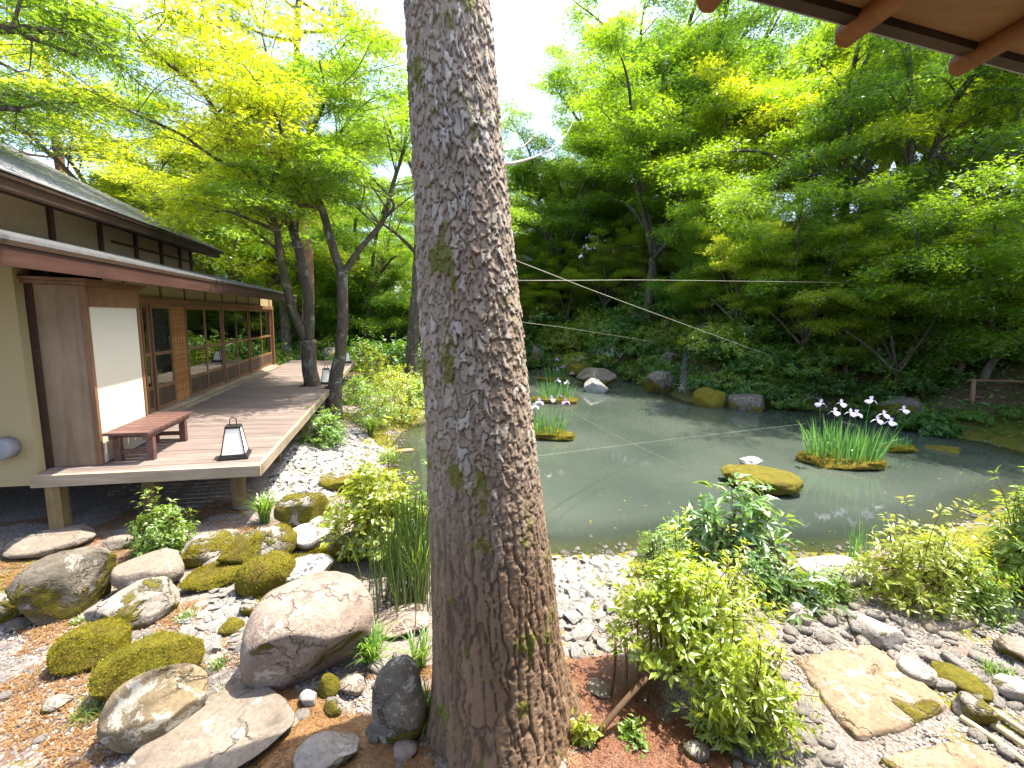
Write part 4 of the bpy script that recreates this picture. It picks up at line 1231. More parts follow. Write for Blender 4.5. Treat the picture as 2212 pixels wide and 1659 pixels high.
for (px_, dist, k, s, rz, label, grp) in rows:
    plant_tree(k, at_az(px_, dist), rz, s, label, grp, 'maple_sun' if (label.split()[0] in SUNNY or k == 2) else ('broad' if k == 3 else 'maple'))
FARL = ['farthest tree behind the roof at the left edge', 'farthest tree behind the roof ridge', 'farthest tree over the middle of the roof', 'farthest tree over the far end of the roof',
        'farthest tree left of the forked deck maple', 'farthest tree between the deck maples', 'farthest tree right of the slender deck maple', 'farthest tree left of the mossy straight trunk',
        'farthest tree behind the left edge of the big trunk', 'farthest tree hidden by the big trunk', 'farthest tree at the right edge of the big trunk', 'farthest tree above the dead branch',
        'farthest tree above the far pond rock', 'farthest tree behind the forked maple of the right bank', 'farthest tree above the waterfall', 'farthest tree right of the waterfall',
        'farthest tree above the flat pond stone', 'farthest tree above the right iris islet', 'farthest tree under the left rafter end', 'farthest tree under the right rafter end', 'farthest tree at the right edge']
for (px_, dist, k, s, rz, label) in [
    (1175, 33.5, 4, 1.25, 0.4, 'low maple with drooping sprays right beside the big trunk'),
    (1250, 32.5, 4, 1.15, 2.1, 'low maple above the far irises'),
    (1310, 33.0, 2, 0.85, 3.0, 'light maple above the large pond rock'),
    (1440, 30.0, 4, 1.20, 5.0, 'low maple left of the waterfall'),
    (1540, 23.5, 4, 0.95, 1.5, 'low maple hanging over the right side of the waterfall'),
    (1625, 23.5, 4, 1.0, 3.6, 'low maple above the square dark shore rock'),
    (1765, 23.0, 4, 1.05, 0.9, 'drooping maple above the white-leaved shrub'),
    (1865, 23.5, 4, 1.0, 2.8, 'drooping maple above the right iris islet'),
    (2010, 20.5, 4, 1.10, 4.6, 'small maple above the mossy mound on the right shore'),
    (2140, 19.5, 4, 1.10, 5.7, 'small maple above the rail fence'),
    (1350, 38.0, 4, 1.4, 1.2, 'leafy low maple seen between the trunks of the forked maple'),
    (1400, 36.0, 4, 1.3, 2.2, 'leafy low maple behind the forked maple on its right'),
    (1440, 42.0, 4, 1.6, 3.2, 'leafy maple far up the slope above the waterfall'),
    (1165, 31.0, 2, 0.55, 1.2, 'small bright maple at the back shore beside the big trunk'),
    (1228, 30.5, 2, 0.55, 3.1, 'small bright maple above the white-spotted shrubs'),
    (1300, 29.5, 2, 0.60, 5.1, 'small bright maple on the bank behind the large pond rock'),
    (1370, 29.0, 2, 0.60, 0.3, 'small bright maple on the bank left of the waterfall'),
    (1600, 21.0, 2, 0.55, 2.3, 'small bright maple above the square dark shore rock'),
    (1735, 20.8, 2, 0.58, 4.3, 'small bright maple above the white-leaved shrub'),
    (1840, 21.0, 2, 0.55, 0.8, 'small bright maple above the right iris clump'),
    (1965, 20.3, 2, 0.55, 2.9, 'small bright maple left of the rail fence'),
    (2090, 20.0, 2, 0.55, 4.7, 'small bright maple above the rail fence'),
    (1195, 31.5, 1, 1.2, 4.0, 'tall airy maple filling the gap right of the big trunk'),
    (1110, 37.0, 0, 1.25, 1.0, 'tall maple rising behind the right edge of the big trunk'),
    (1385, 37.0, 3, 1.6, 0.6, 'very tall maple behind the forked one'),
    (1210, 36.0, 1, 1.00, 0.9, 'upright maple behind the low one above the far irises'),
    (1120, 34.0, 2, 0.85, 4.2, 'light maple half hidden by the right side of the big trunk')]:
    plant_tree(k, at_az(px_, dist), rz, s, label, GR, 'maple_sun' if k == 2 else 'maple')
for q, (px_, dist) in enumerate([(60, 60), (180, 52), (300, 58), (430, 54), (560, 60), (680, 54), (790, 58), (880, 50), (960, 56), (1040, 60), (1120, 54), (1210, 60), (1300, 62), (1400, 58), (1500, 64), (1620, 58), (1740, 64), (1860, 56), (1980, 52), (2100, 46), (2230, 40)]):
    plant_tree(q % 4, at_az(px_, dist), q * 1.3, 1.0 + 0.2 * (q % 3) * 0.5, FARL[q], GF)

# ------------------------------------------------------------------ red pines
def pine(label, base, h, seed, lean=0.0, first=None):
    rg = np.random.default_rng(seed)
    if first is not None:
        o = copy_thing(first, base, (0, 0, seed), h / 16.0)
        tag(o, label, 'tree', 'red pines behind the maples'); return o
    T = empty('red_pine', base, 0, h / 16.0); tag(T, label, 'tree', 'red pines behind the maples')
    w = MB(); P = []; Q = []
    S = spline([(0, 0, -0.3), (0.2, 0.1, 4), (0.1, -0.2, 9), (0.5, 0, 16)], 24)
    w.tube(S, np.linspace(0.26, 0.05, 24), 12)
    for k in range(26):
        z = 7.5 + 8.2 * k / 26; c = np.array([np.interp(z, S[:, 2], S[:, 0]), np.interp(z, S[:, 2], S[:, 1]), z]); a = k * 2.4
        L = rg.uniform(1.6, 3.2) * (1 - 0.5 * (z - 7.5) / 8.5); d = np.array([math.cos(a), math.sin(a), 0.05])
        br = spline([c, c + d * L * 0.5 + (0, 0, -0.15), c + d * L + (0, 0, 0.2)], 6)
        w.tube(br, np.linspace(0.06, 0.012, 6), 5)
        for q in range(60):
            t = rg.uniform(0.4, 1.05); sd = nrm(np.cross(d, (0, 0, 1)))
            P.append(c + d * L * t + sd * rg.normal(0, 0.3) + np.array([0, 0, rg.normal(0.08, 0.1)])); Q.append(d * 0.4 + np.array([rg.normal(0, .6), rg.normal(0, .6), 0.8]))
    w.build('trunk', M['pine_bark'], T, True)
    needle_tufts(np.array(P), np.array(Q), 0.24, rg, 10).build('crown', M['pine'], T)
    return T
p1 = pine('red pine trunk rising behind the two deck maples', at_az(655, 19.0), 17, 2)
pine('tall pine behind the roof ridge at the upper left', at_az(180, 24.0), 17, 5, first=p1)
pine('pine seen between the maple branches over the roof', at_az(520, 30.0), 19, 9, first=p1)
pine('pine at the far upper left behind the dark branches', at_az(20, 22.0), 16, 1, first=p1)
pine('pine on the crest behind the maples of the right bank', at_az(1830, 38.0), 17, 7, first=p1)
pine('pine on the slope left of the eave', at_az(1500, 36.0), 18, 4, first=p1)

# ------------------------------------------------------------------ rocks
_ico = {}
def ico(n):
    if n not in _ico:
        import bmesh
        bm = bmesh.new(); bmesh.ops.create_icosphere(bm, subdivisions=n, radius=1.0)
        V = np.array([v.co[:] for v in bm.verts]); F = np.array([[v.index for v in f.verts] for f in bm.faces]); bm.free()
        _ico[n] = (V, F)
    return _ico[n]
def rock_mesh(seed, sub=4, cuts=9, rough=0.10, lo=0.62, hi=0.92, flat=None, mat=None, smooth=True, name='rock'):
    """unit rock: sphere cut by planes and roughened; flat = height of a level top"""
    rg = np.random.default_rng(seed)
    V, F = ico(sub); V = V.copy()
    V = np.sign(V) * np.abs(V) ** 0.85
    for _ in range(cuts):
        n = nrm(rg.normal(0, 1, 3) * np.array([1, 1, 0.8])); d = rg.uniform(lo, hi)
        V = V - np.maximum(0, V @ n - d)[:, None] * n
    if flat is not None:
        V[:, 2] = np.minimum(V[:, 2], flat + 0.06 * V[:, 0])
    if rough:
        nn = nrm(V)
        V = V + nn * (rough * fbm(V * 1.6 + seed * 3.1, seed, 4) + rough * 0.35 * fbm(V * 7.0 + seed, seed + 3, 3))[:, None]
    V = V / np.array([np.abs(V[:, 0]).max(), np.abs(V[:, 1]).max(), 1.0])
    V[:, 2] = (V[:, 2] - V[:, 2].min()) / (V[:, 2].max() - V[:, 2].min())
    return mk(name, V, [F], smooth, None, mat)
def scaled(me, s):
    for v in me.vertices:
        pass
    co = np.empty(len(me.vertices) * 3, np.float32); me.vertices.foreach_get('co', co)
    co = co.reshape(-1, 3) * np.asarray(s, np.float32); me.vertices.foreach_set('co', co.ravel()); me.update()
    return me
def moss_fuzz(o, me, seed, n, bias):
    """short moss shoots standing on the upper faces"""
    rg = np.random.default_rng(seed); nv = len(me.vertices)
    co = np.empty(nv * 3, np.float32); me.vertices.foreach_get('co', co); co = co.reshape(-1, 3).astype(float)
    no = np.empty(nv * 3, np.float32); me.vertices.foreach_get('normal', no); no = no.reshape(-1, 3).astype(float)
    keep = (fbm(co * 7.0 + seed, seed, 3) + bias + 0.35 * (no[:, 2] - 0.4) > 0.05) & (co[:, 2] > 0.25 * co[:, 2].max())
    idx = np.where(keep)[0]
    if not len(idx):
        return
    k = rg.choice(idx, n); s0_ = float(np.sqrt((co[:, 0].max() * co[:, 1].max()))) * 0.05
    N = no[k]; P = co[k] + rg.normal(0, s0_, (n, 3)) * (1 - np.abs(N)); s = nrm(np.cross(N, rg.normal(0, 1, (n, 3))))
    tip = P + nrm(N + np.array([0, 0, 0.4]) + rg.normal(0, 0.5, (n, 3))) * rg.uniform(0.006, 0.017, (n, 1))
    b = MB(); b.add(np.stack([P - s * 0.004, P + s * 0.004, tip], 1).reshape(-1, 3), np.arange(3 * n).reshape(-1, 3), np.repeat(rg.uniform(0, 0.8, n), 3))
    f = b.build('moss', M['moss_blade'], o); f['kind'] = 'stuff'
def rock(name, label, cat, ctr, L, Wd, Ht, yaw, mat, seed, sink=0.15, tilt=(0, 0), group=None, **kw):
    """rock of size L x Wd x Ht; sink = share of its height below the ground"""
    me = rock_mesh(seed, mat=M[mat], name=name, **kw)
    scaled(me, (L / 2, Wd / 2, Ht / (1 - sink)))
    o = obj(name, me, None, (ctr[0], ctr[1], ctr[2] - Ht * sink / (1 - sink)), (tilt[0], tilt[1], yaw))
    if mat in ('rock_moss', 'rock_halfmoss') and kw.get('sub', 4) >= 4 and np.linalg.norm(np.asarray(ctr)[:2]) < 8:
        moss_fuzz(o, me, seed, 2600 if mat == 'rock_moss' else 1300, 0.35 if mat == 'rock_moss' else 0.0)
    return tag(o, label, cat, group)
def rock_box(label, x0, y0, x1, y1, mat, seed, k=0.8, yaw=0.0, z=None, name='rock', cat='rock', hmul=1.0, **kw):
    """rock filling a picture box: front foot at the box bottom, depth = k x width"""
    xm = (x0 + x1) / 2
    p = on_ground(xm, y1) if z is None else W(xm, y1, z)
    a = axial(p); wd = (x1 - x0) / FPX * a * 0.98
    dep = wd * k
    hd = p[:2] / np.linalg.norm(p[:2])
    c = np.array([p[0] + hd[0] * dep / 2, p[1] + hd[1] * dep / 2, p[2]])
    th = math.atan2(EYE[2] - p[2], np.linalg.norm(p[:2]))
    hh = ((y1 - y0) / FPX * a - dep * math.sin(th) * 0.85) / math.cos(th)
    hh = max(hh, 0.16 * wd) * hmul
    if z is None:
        c[2] = gz(c[0], c[1])
    return rock(name, label, cat, c, wd, dep, hh, math.atan2(-hd[0], hd[1]) + yaw, mat, seed, **kw)
def rock_line(label, pa_, pb_, wpx, hgt, mat, seed, name='rock', cat='rock', wk=1.0, **kw):
    """long rock whose axis on the ground runs between two pixels; wpx = breadth in metres"""
    a = on_ground(*pa_); b = on_ground(*pb_)
    c = (a + b) / 2; d = b - a
    c[2] = gz(c[0], c[1])
    return rock(name, label, cat, c, float(np.linalg.norm(d[:2])), wpx, hgt, math.atan2(d[1], d[0]), mat, seed, **kw)

rock_box('large tan egg-shaped boulder left of the big trunk', 522, 1232, 828, 1508, 'rock_tan', 5, 0.80, 0.3, sub=5, cuts=7, lo=0.7, rough=0.07)
rock_box('large upright stone with a brown mossy face below the pavilion post', 64, 1180, 246, 1342, 'rock_dark', 12, 0.55, 0.2, sub=5, rough=0.08)
rock_box('pale flat-topped stone behind the grey mossy stone', 262, 1192, 402, 1292, 'rock_slab', 14, 0.7, 0.1, flat=0.5)
rock_box('grey stone with moss along its foot, in front of the pale flat one', 195, 1250, 382, 1372, 'rock_grey', 16, 0.6, 0.15, sub=5)
rock_line('long dark moss-covered stone, left of the brightest mossy one', (105, 1462), (298, 1388), 0.30, 0.26, 'rock_moss', 18, sub=5, cuts=5, rough=0.06)
rock_line('brightest and longest moss-covered stone in the left foreground', (196, 1538), (442, 1420), 0.40, 0.30, 'rock_moss', 22, sub=5, cuts=5, rough=0.06)
rock_line('long brown stone with white lichen in the left foreground', (215, 1625), (455, 1525), 0.36, 0.34, 'rock_brown', 24, sub=5, cuts=6, rough=0.07)
rock_box('wide flat grey slab at the bottom edge', 330, 1525, 642, 1720, 'rock_slab', 27, 0.95, 0.5, sub=5, flat=0.15, cuts=8, rough=0.05, hmul=0.6)
rock_box('mossy stone cut by the left edge', -40, 1268, 62, 1352, 'rock_halfmoss', 30, 0.7)
rock_box('pale squarish stone behind the leafy bush by the deck post', 392, 1140, 520, 1222, 'rock_halfmoss', 33, 0.75, 0.1)
rock_box('mossy hump-backed stone beside the pale squarish one', 474, 1128, 642, 1240, 'rock_halfmoss', 35, 0.6, 0.2)
rock_box('round bright green mossy stone behind the big boulder', 515, 1182, 642, 1290, 'rock_moss', 37, 0.75)
rock_box('spotted pale stone touching the back of the big boulder', 588, 1190, 722, 1280, 'rock_white', 39, 0.8)
rock_box('white flat stone with moss rims above the spotted one', 610, 1128, 742, 1192, 'rock_white', 41, 0.8, flat=0.4)
rock_box('low flat moss-topped stone between the pale flat one and the round mossy one', 394, 1218, 518, 1280, 'rock_moss', 43, 0.8, flat=0.3)
rock_box('dark shaded stone under the multi-stemmed bush', 712, 1140, 800, 1228, 'rock_dark', 45, 0.8)
rock_box('mossy bank stone beside the sedge clump by the deck corner', 598, 1052, 724, 1140, 'rock_halfmoss', 47, 0.6)
rock_box('flat mossy stone on the bank above the multi-stemmed bush', 690, 1012, 806, 1072, 'rock_halfmoss', 49, 0.8, flat=0.4)
rock_box('dark rock capped with yellow moss at the left foot of the big trunk', 802, 1440, 925, 1632, 'rock_dark', 51, 0.9, sub=5)
rock_box('brown stone at the left side of the big trunk, behind the sedge', 812, 1312, 935, 1385, 'rock_tan', 53, 0.8)
rock_box('pale rounded stone at the bottom edge left of the trunk', 636, 1600, 782, 1700, 'rock_grey', 55, 0.8)
rock_box('footing stone under the corner post of the deck', 40, 1140, 190, 1205, 'rock_slab', 57, 0.9, flat=0.4)
rock_box('small square block under the middle deck post', 500, 1085, 545, 1105, 'rock_slab', 58, 0.9, flat=0.4)
rock_box('small mossy cobble at the foot of the big boulder', 686, 1456, 734, 1514, 'rock_moss', 61, 0.9, sub=3)
rock_box('small tan cobble right of the mossy cobble', 734, 1462, 788, 1512, 'rock_tan', 62, 0.9, sub=3)
rock_box('small white cobble below the big boulder', 648, 1490, 690, 1534, 'rock_white', 63, 0.9, sub=3)
rock_box('grey pointed cobble below the mossy cobble', 700, 1512, 742, 1556, 'rock_grey', 64, 0.9, sub=3)
rock_box('grey flat shard in the needle litter near the bottom edge', 596, 1560, 650, 1590, 'rock_slab', 65, 0.9, sub=3)
rock_box('pale cobble between the two long mossy stones and the slab', 384, 1440, 440, 1485, 'rock_white', 66, 0.9, sub=3)
rock_box('grey cobble in the gravel at the left', 98, 1500, 152, 1540, 'rock_grey', 67, 0.9, sub=3)
rock_box('small dark stone at the left edge of the gravel', 14, 1330, 68, 1365, 'rock_dark', 68, 0.9, sub=3)
rock_box('small grey stone next to the sedge by the trunk', 790, 1420, 842, 1460, 'rock_grey', 69, 0.9, sub=3)
rock_box('small stone under the trunk-side sedge, near the bottom', 790, 1560, 850, 1612, 'rock_dark', 70, 0.9, sub=3)
rock_box('small mossy pyramid-shaped stone in the white gravel', 476, 1332, 528, 1378, 'rock_halfmoss', 71, 0.9, sub=3)
for q, (x0, y0, x1, y1, m_, lb) in enumerate([
    (232, 1150, 288, 1192, 'rock_slab', 'small brown stone behind the upright mossy stone'),
    (330, 1296, 386, 1330, 'rock_white', 'small pale stone at the foot of the grey mossy stone'),
    (520, 1300, 556, 1338, 'rock_grey', 'small grey stone against the left side of the big boulder'),
    (440, 1195, 486, 1226, 'rock_grey', 'small grey stone between the pale squarish and the moss-topped stones'),
    (745, 1075, 790, 1110, 'rock_halfmoss', 'small mossy stone on the bank left of the multi-stemmed bush'),
    (655, 1110, 700, 1140, 'rock_white', 'small pale stone below the mossy bank stone'),
    (850, 1600, 905, 1650, 'rock_tan', 'tan stone at the bottom edge by the trunk foot')]):
    rock_box(lb, x0, y0, x1, y1, m_, 150 + q, 0.9, sub=3)
# beyond the deck
rock_box('grey rock left of the deck maple, beyond the deck', 598, 748, 642, 790, 'rock_grey', 73, 0.8, sub=3)
rock_box('grey pointed rock between the deck maples, beyond the deck', 690, 748, 745, 792, 'rock_grey', 74, 0.8, sub=3)
# in and around the pond
rock_box('large brown rock standing in the far water right of the irises', 1240, 790, 1332, 838, 'rock_dark', 80, 0.7, z=WATER, sub=4)
rock_box('small white-topped rock in front of the large pond rock', 1258, 815, 1314, 850, 'rock_white', 81, 0.7, z=WATER, sub=4)
rock_box('mossy rock behind the large pond rock', 1222, 782, 1282, 815, 'rock_moss', 82, 0.7, z=WATER)
rock_box('flat-topped mossy stone lying in the pond', 1528, 990, 1722, 1068, 'rock_moss', 84, 0.66, 0.1, z=WATER, flat=0.45, sub=5, hmul=0.75)
_p = W(1622, 1004, WATER + 0.19)
rock('cap_stone', 'small round flat stone resting on the flat pond stone', 'rock', (_p[0], _p[1], WATER + 0.17), 0.50, 0.40, 0.15, 0.3, 'rock_white', 85, sink=0.1, flat=0.5, sub=4)
rock_box('pale boulder on the near right bank behind the bushes', 1725, 1180, 1892, 1268, 'rock_white', 87, 0.7)
rock_box('dark rock under the broad-leaved bush on the near bank', 1545, 1120, 1700, 1225, 'rock_dark', 88, 0.7)
for q, (x0, y0, x1, y1, m_, lb) in enumerate([
    (1572, 818, 1662, 866, 'rock_dark', 'square dark rock on the far right shore'),
    (1494, 826, 1566, 876, 'rock_moss', 'mossy rock at the left end of the far right shore'),
    (1730, 860, 1800, 895, 'rock_moss', 'mossy rock by the white-leaved shrub on the far right shore'),
    (1800, 862, 1868, 905, 'rock_dark', 'dark rock behind the right iris clump'),
    (1905, 815, 1985, 885, 'rock_dark', 'upright dark rock on the right shore'),
    (2000, 840, 2095, 905, 'rock_moss', 'big mossy mound left of the rail fence'),
    (1395, 690, 1470, 790, 'rock_dark', 'tall dark rock beside the small waterfall'),
    (1505, 700, 1560, 780, 'rock_dark', 'dark rock on the right of the small waterfall'),
    (1330, 690, 1390, 760, 'rock_halfmoss', 'pale mossy rock on the bank left of the waterfall'),
    (1140, 760, 1172, 808, 'rock_dark', 'dark rock right beside the big trunk on the far shore')]):
    dist = {0: 18.0, 1: 17.8, 2: 17.5, 3: 17.3, 4: 18.5, 5: 15.5, 6: 25.5, 7: 25.0, 8: 27.0, 9: 28.0}[q]
    xm = (x0 + x1) / 2; p = D(xm, y1, dist * 1.0 / math.hypot(*(ray(xm, 700)[:2])) * ray(xm, 700)[1])
    a = axial(p); wd = (x1 - x0) / FPX * a; hh = (y1 - y0) / FPX * a
    if q in (6, 7, 8):
        wd *= 0.6; hh *= 0.5
    gzv = gz(p[0], p[1]); zb_ = min(p[2], gzv + 0.4)
    rock('rock', lb, 'rock', (p[0], p[1], gzv - 0.1), wd, wd * 0.9, hh * 0.9 + 0.1, q * 0.7, m_, 90 + q, sub=4)
# right foreground path
def slab_px(label, quad, th, mat, seed, name='stepping_stone', cat='stepping stone'):
    P = [on_ground(*q) for q in quad]
    c = np.mean(P, 0); z = max(gz(p[0], p[1]) for p in P) + th
    n = 40; pts = []
    rg = np.random.default_rng(seed)
    poly = spline(np.array(P + [P[0]]) - c, n + 1)[:-1]
    poly = 0.45 * poly + 0.55 * np.array([np.interp(np.linspace(0, 4, n, endpoint=False), range(5), [*(np.array(P)[:, i] - c[i]), P[0][i] - c[i]]) for i in range(3)]).T
    poly = poly * (1 + 0.012 * rg.normal(0, 1, (n, 1)))
    V = []; F = []
    lev = [(1.0, -0.12), (1.02, 0.0), (1.0, th * 0.6 + 0.0), (0.965, th), (0.7, th * 1.05), (0.35, th * 1.08)]
    for s, zz_ in lev:
        for p in poly:
            V.append((p[0] * s, p[1] * s, zz_ + 0.008 * rg.normal()))
    for l in range(len(lev) - 1):
        for k in range(n):
            F.append((l * n + k, l * n + (k + 1) % n, (l + 1) * n + (k + 1) % n, (l + 1) * n + k))
    V.append((0, 0, th * 1.09)); top = [((len(lev) - 1) * n + k, (len(lev) - 1) * n + (k + 1) % n, len(V) - 1) for k in range(n)]
    me = mk(name, V, [np.array(F), np.array(top)], True, None, M[mat])
    return tag(obj(name, me, None, (c[0], c[1], z - th)), label, cat)
slab_px('large ochre stepping stone of the pebble path in the right foreground', [(1720, 1430), (1880, 1400), (2040, 1530), (1850, 1600)], 0.03, 'step', 3)
slab_px('ochre stepping stone cut by the bottom right edge', [(1900, 1650), (2070, 1610), (2200, 1680), (2080, 1760)], 0.03, 'step', 4)
slab_px('pale flat path stone beyond the large ochre stepping stone', [(1950, 1300), (2070, 1290), (2130, 1345), (2010, 1370)], 0.05, 'rock_slab', 5)
for q, (x0, y0, x1, y1, m_, lb) in enumerate([
    (2060, 1500, 2135, 1570, 'rock_grey', 'grey blocky stone at the end of the bamboo edging'),
    (1835, 1325, 1935, 1400, 'cobble', 'long bluish stone beside the large stepping stone'),
    (1700, 1300, 1748, 1352, 'cobble', 'small square pale stone in front of the white boulder'),
    (1940, 1420, 2010, 1480, 'cobble', 'grey path cobble right of the large stepping stone'),
    (2150, 1370, 2240, 1440, 'rock_tan', 'reddish stone at the right edge'),
    (2010, 1440, 2120, 1500, 'rock_moss', 'low mossy cushion stone in the pebble path'),
    (2150, 1460, 2230, 1520, 'cobble', 'flat grey stone at the right edge, below the reddish one'),
    (1265, 1480, 1325, 1515, 'rock_dark', 'dark stone at the right foot of the big trunk'),
    (1470, 1600, 1530, 1650, 'rock_dark', 'dark stone under the light green bush at the bottom')]):
    rock_box(lb, x0, y0, x1, y1, m_, 110 + q, 0.9, sub=3)

# ------------------------------------------------------------------ many small stones
small = [rock_mesh(200 + k, 1, 7, 0.0, 0.45, 0.85, mat=M['crushed'], smooth=False, name='crushed_stone') for k in range(6)]
cob = [rock_mesh(230 + k, 2, 4, 0.05, 0.7, 0.95, mat=M['cobble'], smooth=True, name='cobble') for k in range(5)]
def scatter_stones(poly, n, r0, r1, meshes, name, label, cat, group, seed, mind=0.6):
    rg = np.random.default_rng(seed); P = np.array([on_ground(*q)[:2] for q in poly]); lo, hi = P.min(0), P.max(0)
    got = []; tries = 0
    while len(got) < n and tries < n * 60:
        tries += 1
        x, y = rg.uniform(lo, hi)
        ins = False
        for k in range(len(P)):
            (ax, ay), (bx, by) = P[k], P[(k + 1) % len(P)]
            if (ay > y) != (by > y) and x < (bx - ax) * (y - ay) / (by - ay) + ax:
                ins = not ins
        if not ins or pond_dist(x, y)[0] < -0.25:
            continue
        r = rg.uniform(r0, r1)
        if any((x - a) ** 2 + (y - b) ** 2 < (mind * (r + c)) ** 2 for a, b, c in got):
            continue
        got.append((x, y, r))
    zs = ground_z([g_[0] for g_ in got], [g_[1] for g_ in got])
    for (x, y, r), z in zip(got, zs):
        o = obj(name, meshes[rg.integers(len(meshes))], None, (x, y, z - r * 0.25), (rg.uniform(-.4, .4), rg.uniform(-.4, .4), rg.uniform(0, 6.28)), (r, r * rg.uniform(0.6, 1), r * rg.uniform(0.7, 1.1)))
        tag(o, label, cat, group)
    return got
scatter_stones([(575, 1060), (640, 960), (770, 930), (830, 985), (770, 1050), (680, 1080), (600, 1110)], 150, 0.05, 0.12, small, 'crushed_stone', 'pale angular stone of the dry bank between deck and pond', 'stone', 'pale stones on the bank by the deck', 1, 0.62)
scatter_stones([(1185, 1205), (1370, 1200), (1330, 1300), (1300, 1420), (1215, 1430)], 120, 0.045, 0.105, small, 'crushed_stone', 'white angular stone of the little beach right of the big trunk', 'stone', 'white stones of the beach by the trunk', 2, 0.6)
scatter_stones([(470, 1270), (540, 1290), (520, 1400), (430, 1420), (390, 1340)], 40, 0.035, 0.075, small, 'crushed_stone', 'white stone chip between the mossy stones and the big boulder', 'stone', 'white chips by the big boulder', 3, 0.7)
scatter_stones([(1620, 1330), (1700, 1280), (1950, 1290), (2240, 1330), (2260, 1660), (2090, 1590), (1900, 1390), (1700, 1420)], 110, 0.04, 0.085, cob, 'cobble', 'rounded grey pebble beside the stepping stones of the right foreground path', 'stone', 'pebbles along the path', 4, 0.8)
scatter_stones([(1560, 1480), (1680, 1450), (1840, 1660), (1800, 1720), (1600, 1720)], 60, 0.04, 0.08, cob, 'cobble', 'rounded pebble at the bottom edge between the bush and the stepping stone', 'stone', 'pebbles at the bottom edge', 5, 0.8)
scatter_stones([(0, 1400), (180, 1380), (560, 1300), (900, 1420), (940, 1660), (600, 1660), (480, 1560), (200, 1660), (0, 1660)], 70, 0.022, 0.05, cob, 'cobble', 'loose cobble in the needle litter of the left foreground', 'stone', 'loose cobbles of the left foreground', 6, 1.0)

def stuff_scatter(name, label, polys, n, seed, make, mat, patchy=None):
    """one object of very many small pieces on the ground"""
    rg = np.random.default_rng(seed); b = MB()
    per = n // len(polys)
    for poly in polys:
        P = np.array([on_ground(*q)[:2] for q in poly]); lo, hi = P.min(0), P.max(0)
        X = rg.uniform(lo, hi, (per * 3, 2)); ins = np.zeros(len(X), bool)
        for k in range(len(P)):
            (ax, ay), (bx, by) = P[k], P[(k + 1) % len(P)]
            ins ^= ((ay > X[:, 1]) != (by > X[:, 1])) & (X[:, 0] < (bx - ax) * (X[:, 1] - ay) / (by - ay + 1e-12) + ax)
        X = X[ins][:per]
        d = pond_dist(X[:, 0], X[:, 1]); X = X[d > -0.1]
        if patchy:
            X = X[fbm(np.c_[X * 2.6, np.zeros(len(X))], seed, 4) + rg.normal(0, 0.06, len(X)) > patchy]
        z = ground_z(X[:, 0], X[:, 1])
        make(b, np.c_[X, z], rg)
    o = b.build(name, mat)
    o['kind'] = 'stuff'; o['label'] = label
    return o
OCT = np.array([(1, 0, 0), (-1, 0, 0), (0, 1, 0), (0, -1, 0), (0, 0, 1), (0, 0, -1.)])
OCF = np.array([(0, 2, 4), (2, 1, 4), (1, 3, 4), (3, 0, 4), (2, 0, 5), (1, 2, 5), (3, 1, 5), (0, 3, 5)])
def pebbles(r0, r1):
    def f(b, P, rg):
        k = len(P); r = r0 + (r1 - r0) * rg.uniform(0, 1, k) ** 2
        q = OCT[None] * (r[:, None, None] * rg.uniform(0.6, 1.15, (k, 6, 1)))
        a = rg.uniform(0, 6.28, k); ca, sa = np.cos(a), np.sin(a)
        x = q[..., 0] * ca[:, None] - q[..., 1] * sa[:, None]; y = q[..., 0] * sa[:, None] + q[..., 1] * ca[:, None]
        V = np.stack([x, y, q[..., 2] * 0.8], -1) + P[:, None] + np.array([0, 0, 1]) * (r * 0.3)[:, None, None]
        b.add(V.reshape(-1, 3), (np.arange(k)[:, None, None] * 6 + OCF[None]).reshape(-1, 3), np.repeat(rg.uniform(0, 1, k), 6))
    return f
def needles(L):
    def f(b, P, rg):
        k = len(P); a = rg.uniform(0, 6.28, k); l = L * rg.uniform(0.6, 1.2, k)
        d = np.c_[np.cos(a), np.sin(a), rg.uniform(-0.05, 0.12, k)] * l[:, None]; s = np.c_[-np.sin(a), np.cos(a), 0 * a] * 0.0022
        P = P + np.array([0, 0, 0.006]) + np.c_[0 * a, 0 * a, rg.uniform(0, 0.012, k)]
        V = np.stack([P - d / 2 - s, P - d / 2 + s, P + d / 2 + s, P + d / 2 - s], 1).reshape(-1, 3)
        b.add(V, np.arange(4 * k).reshape(-1, 4), np.repeat(rg.uniform(0, 1, k), 4))
    return f
def tufts(h, w, nb=3, lean=0.5):
    def f(b, P, rg):
        P = np.repeat(P, nb, 0); k = len(P); a = rg.uniform(0, 6.28, k); d = np.c_[np.cos(a), np.sin(a), 0 * a]; s = np.c_[-np.sin(a), np.cos(a), 0 * a] * w
        hh = h * rg.uniform(0.5, 1.2, k)[:, None]
        tip = P + d * hh * lean * rg.uniform(0.3, 1.3, (k, 1)) + np.array([0, 0, 1]) * hh
        V = np.stack([P - s - (0, 0, 0.01), P + s - (0, 0, 0.01), tip], 1).reshape(-1, 3)
        b.add(V, np.arange(3 * k).reshape(-1, 3), np.repeat(rg.uniform(0, 1, k), 3))
    return f
FG = [(0, 1360), (180, 1330), (560, 1290), (820, 1420), (930, 1500), (930, 1690), (0, 1690)]
stuff_scatter('gravel', 'fine grey and white gravel in the left foreground', [FG, [(380, 1330), (540, 1300), (520, 1420), (420, 1440)], [(1190, 1205), (1360, 1205), (1310, 1420), (1220, 1440)], [(1600, 1320), (2240, 1300), (2260, 1690), (1640, 1690)]], 22000, 21, pebbles(0.007, 0.02), M['gravel'])
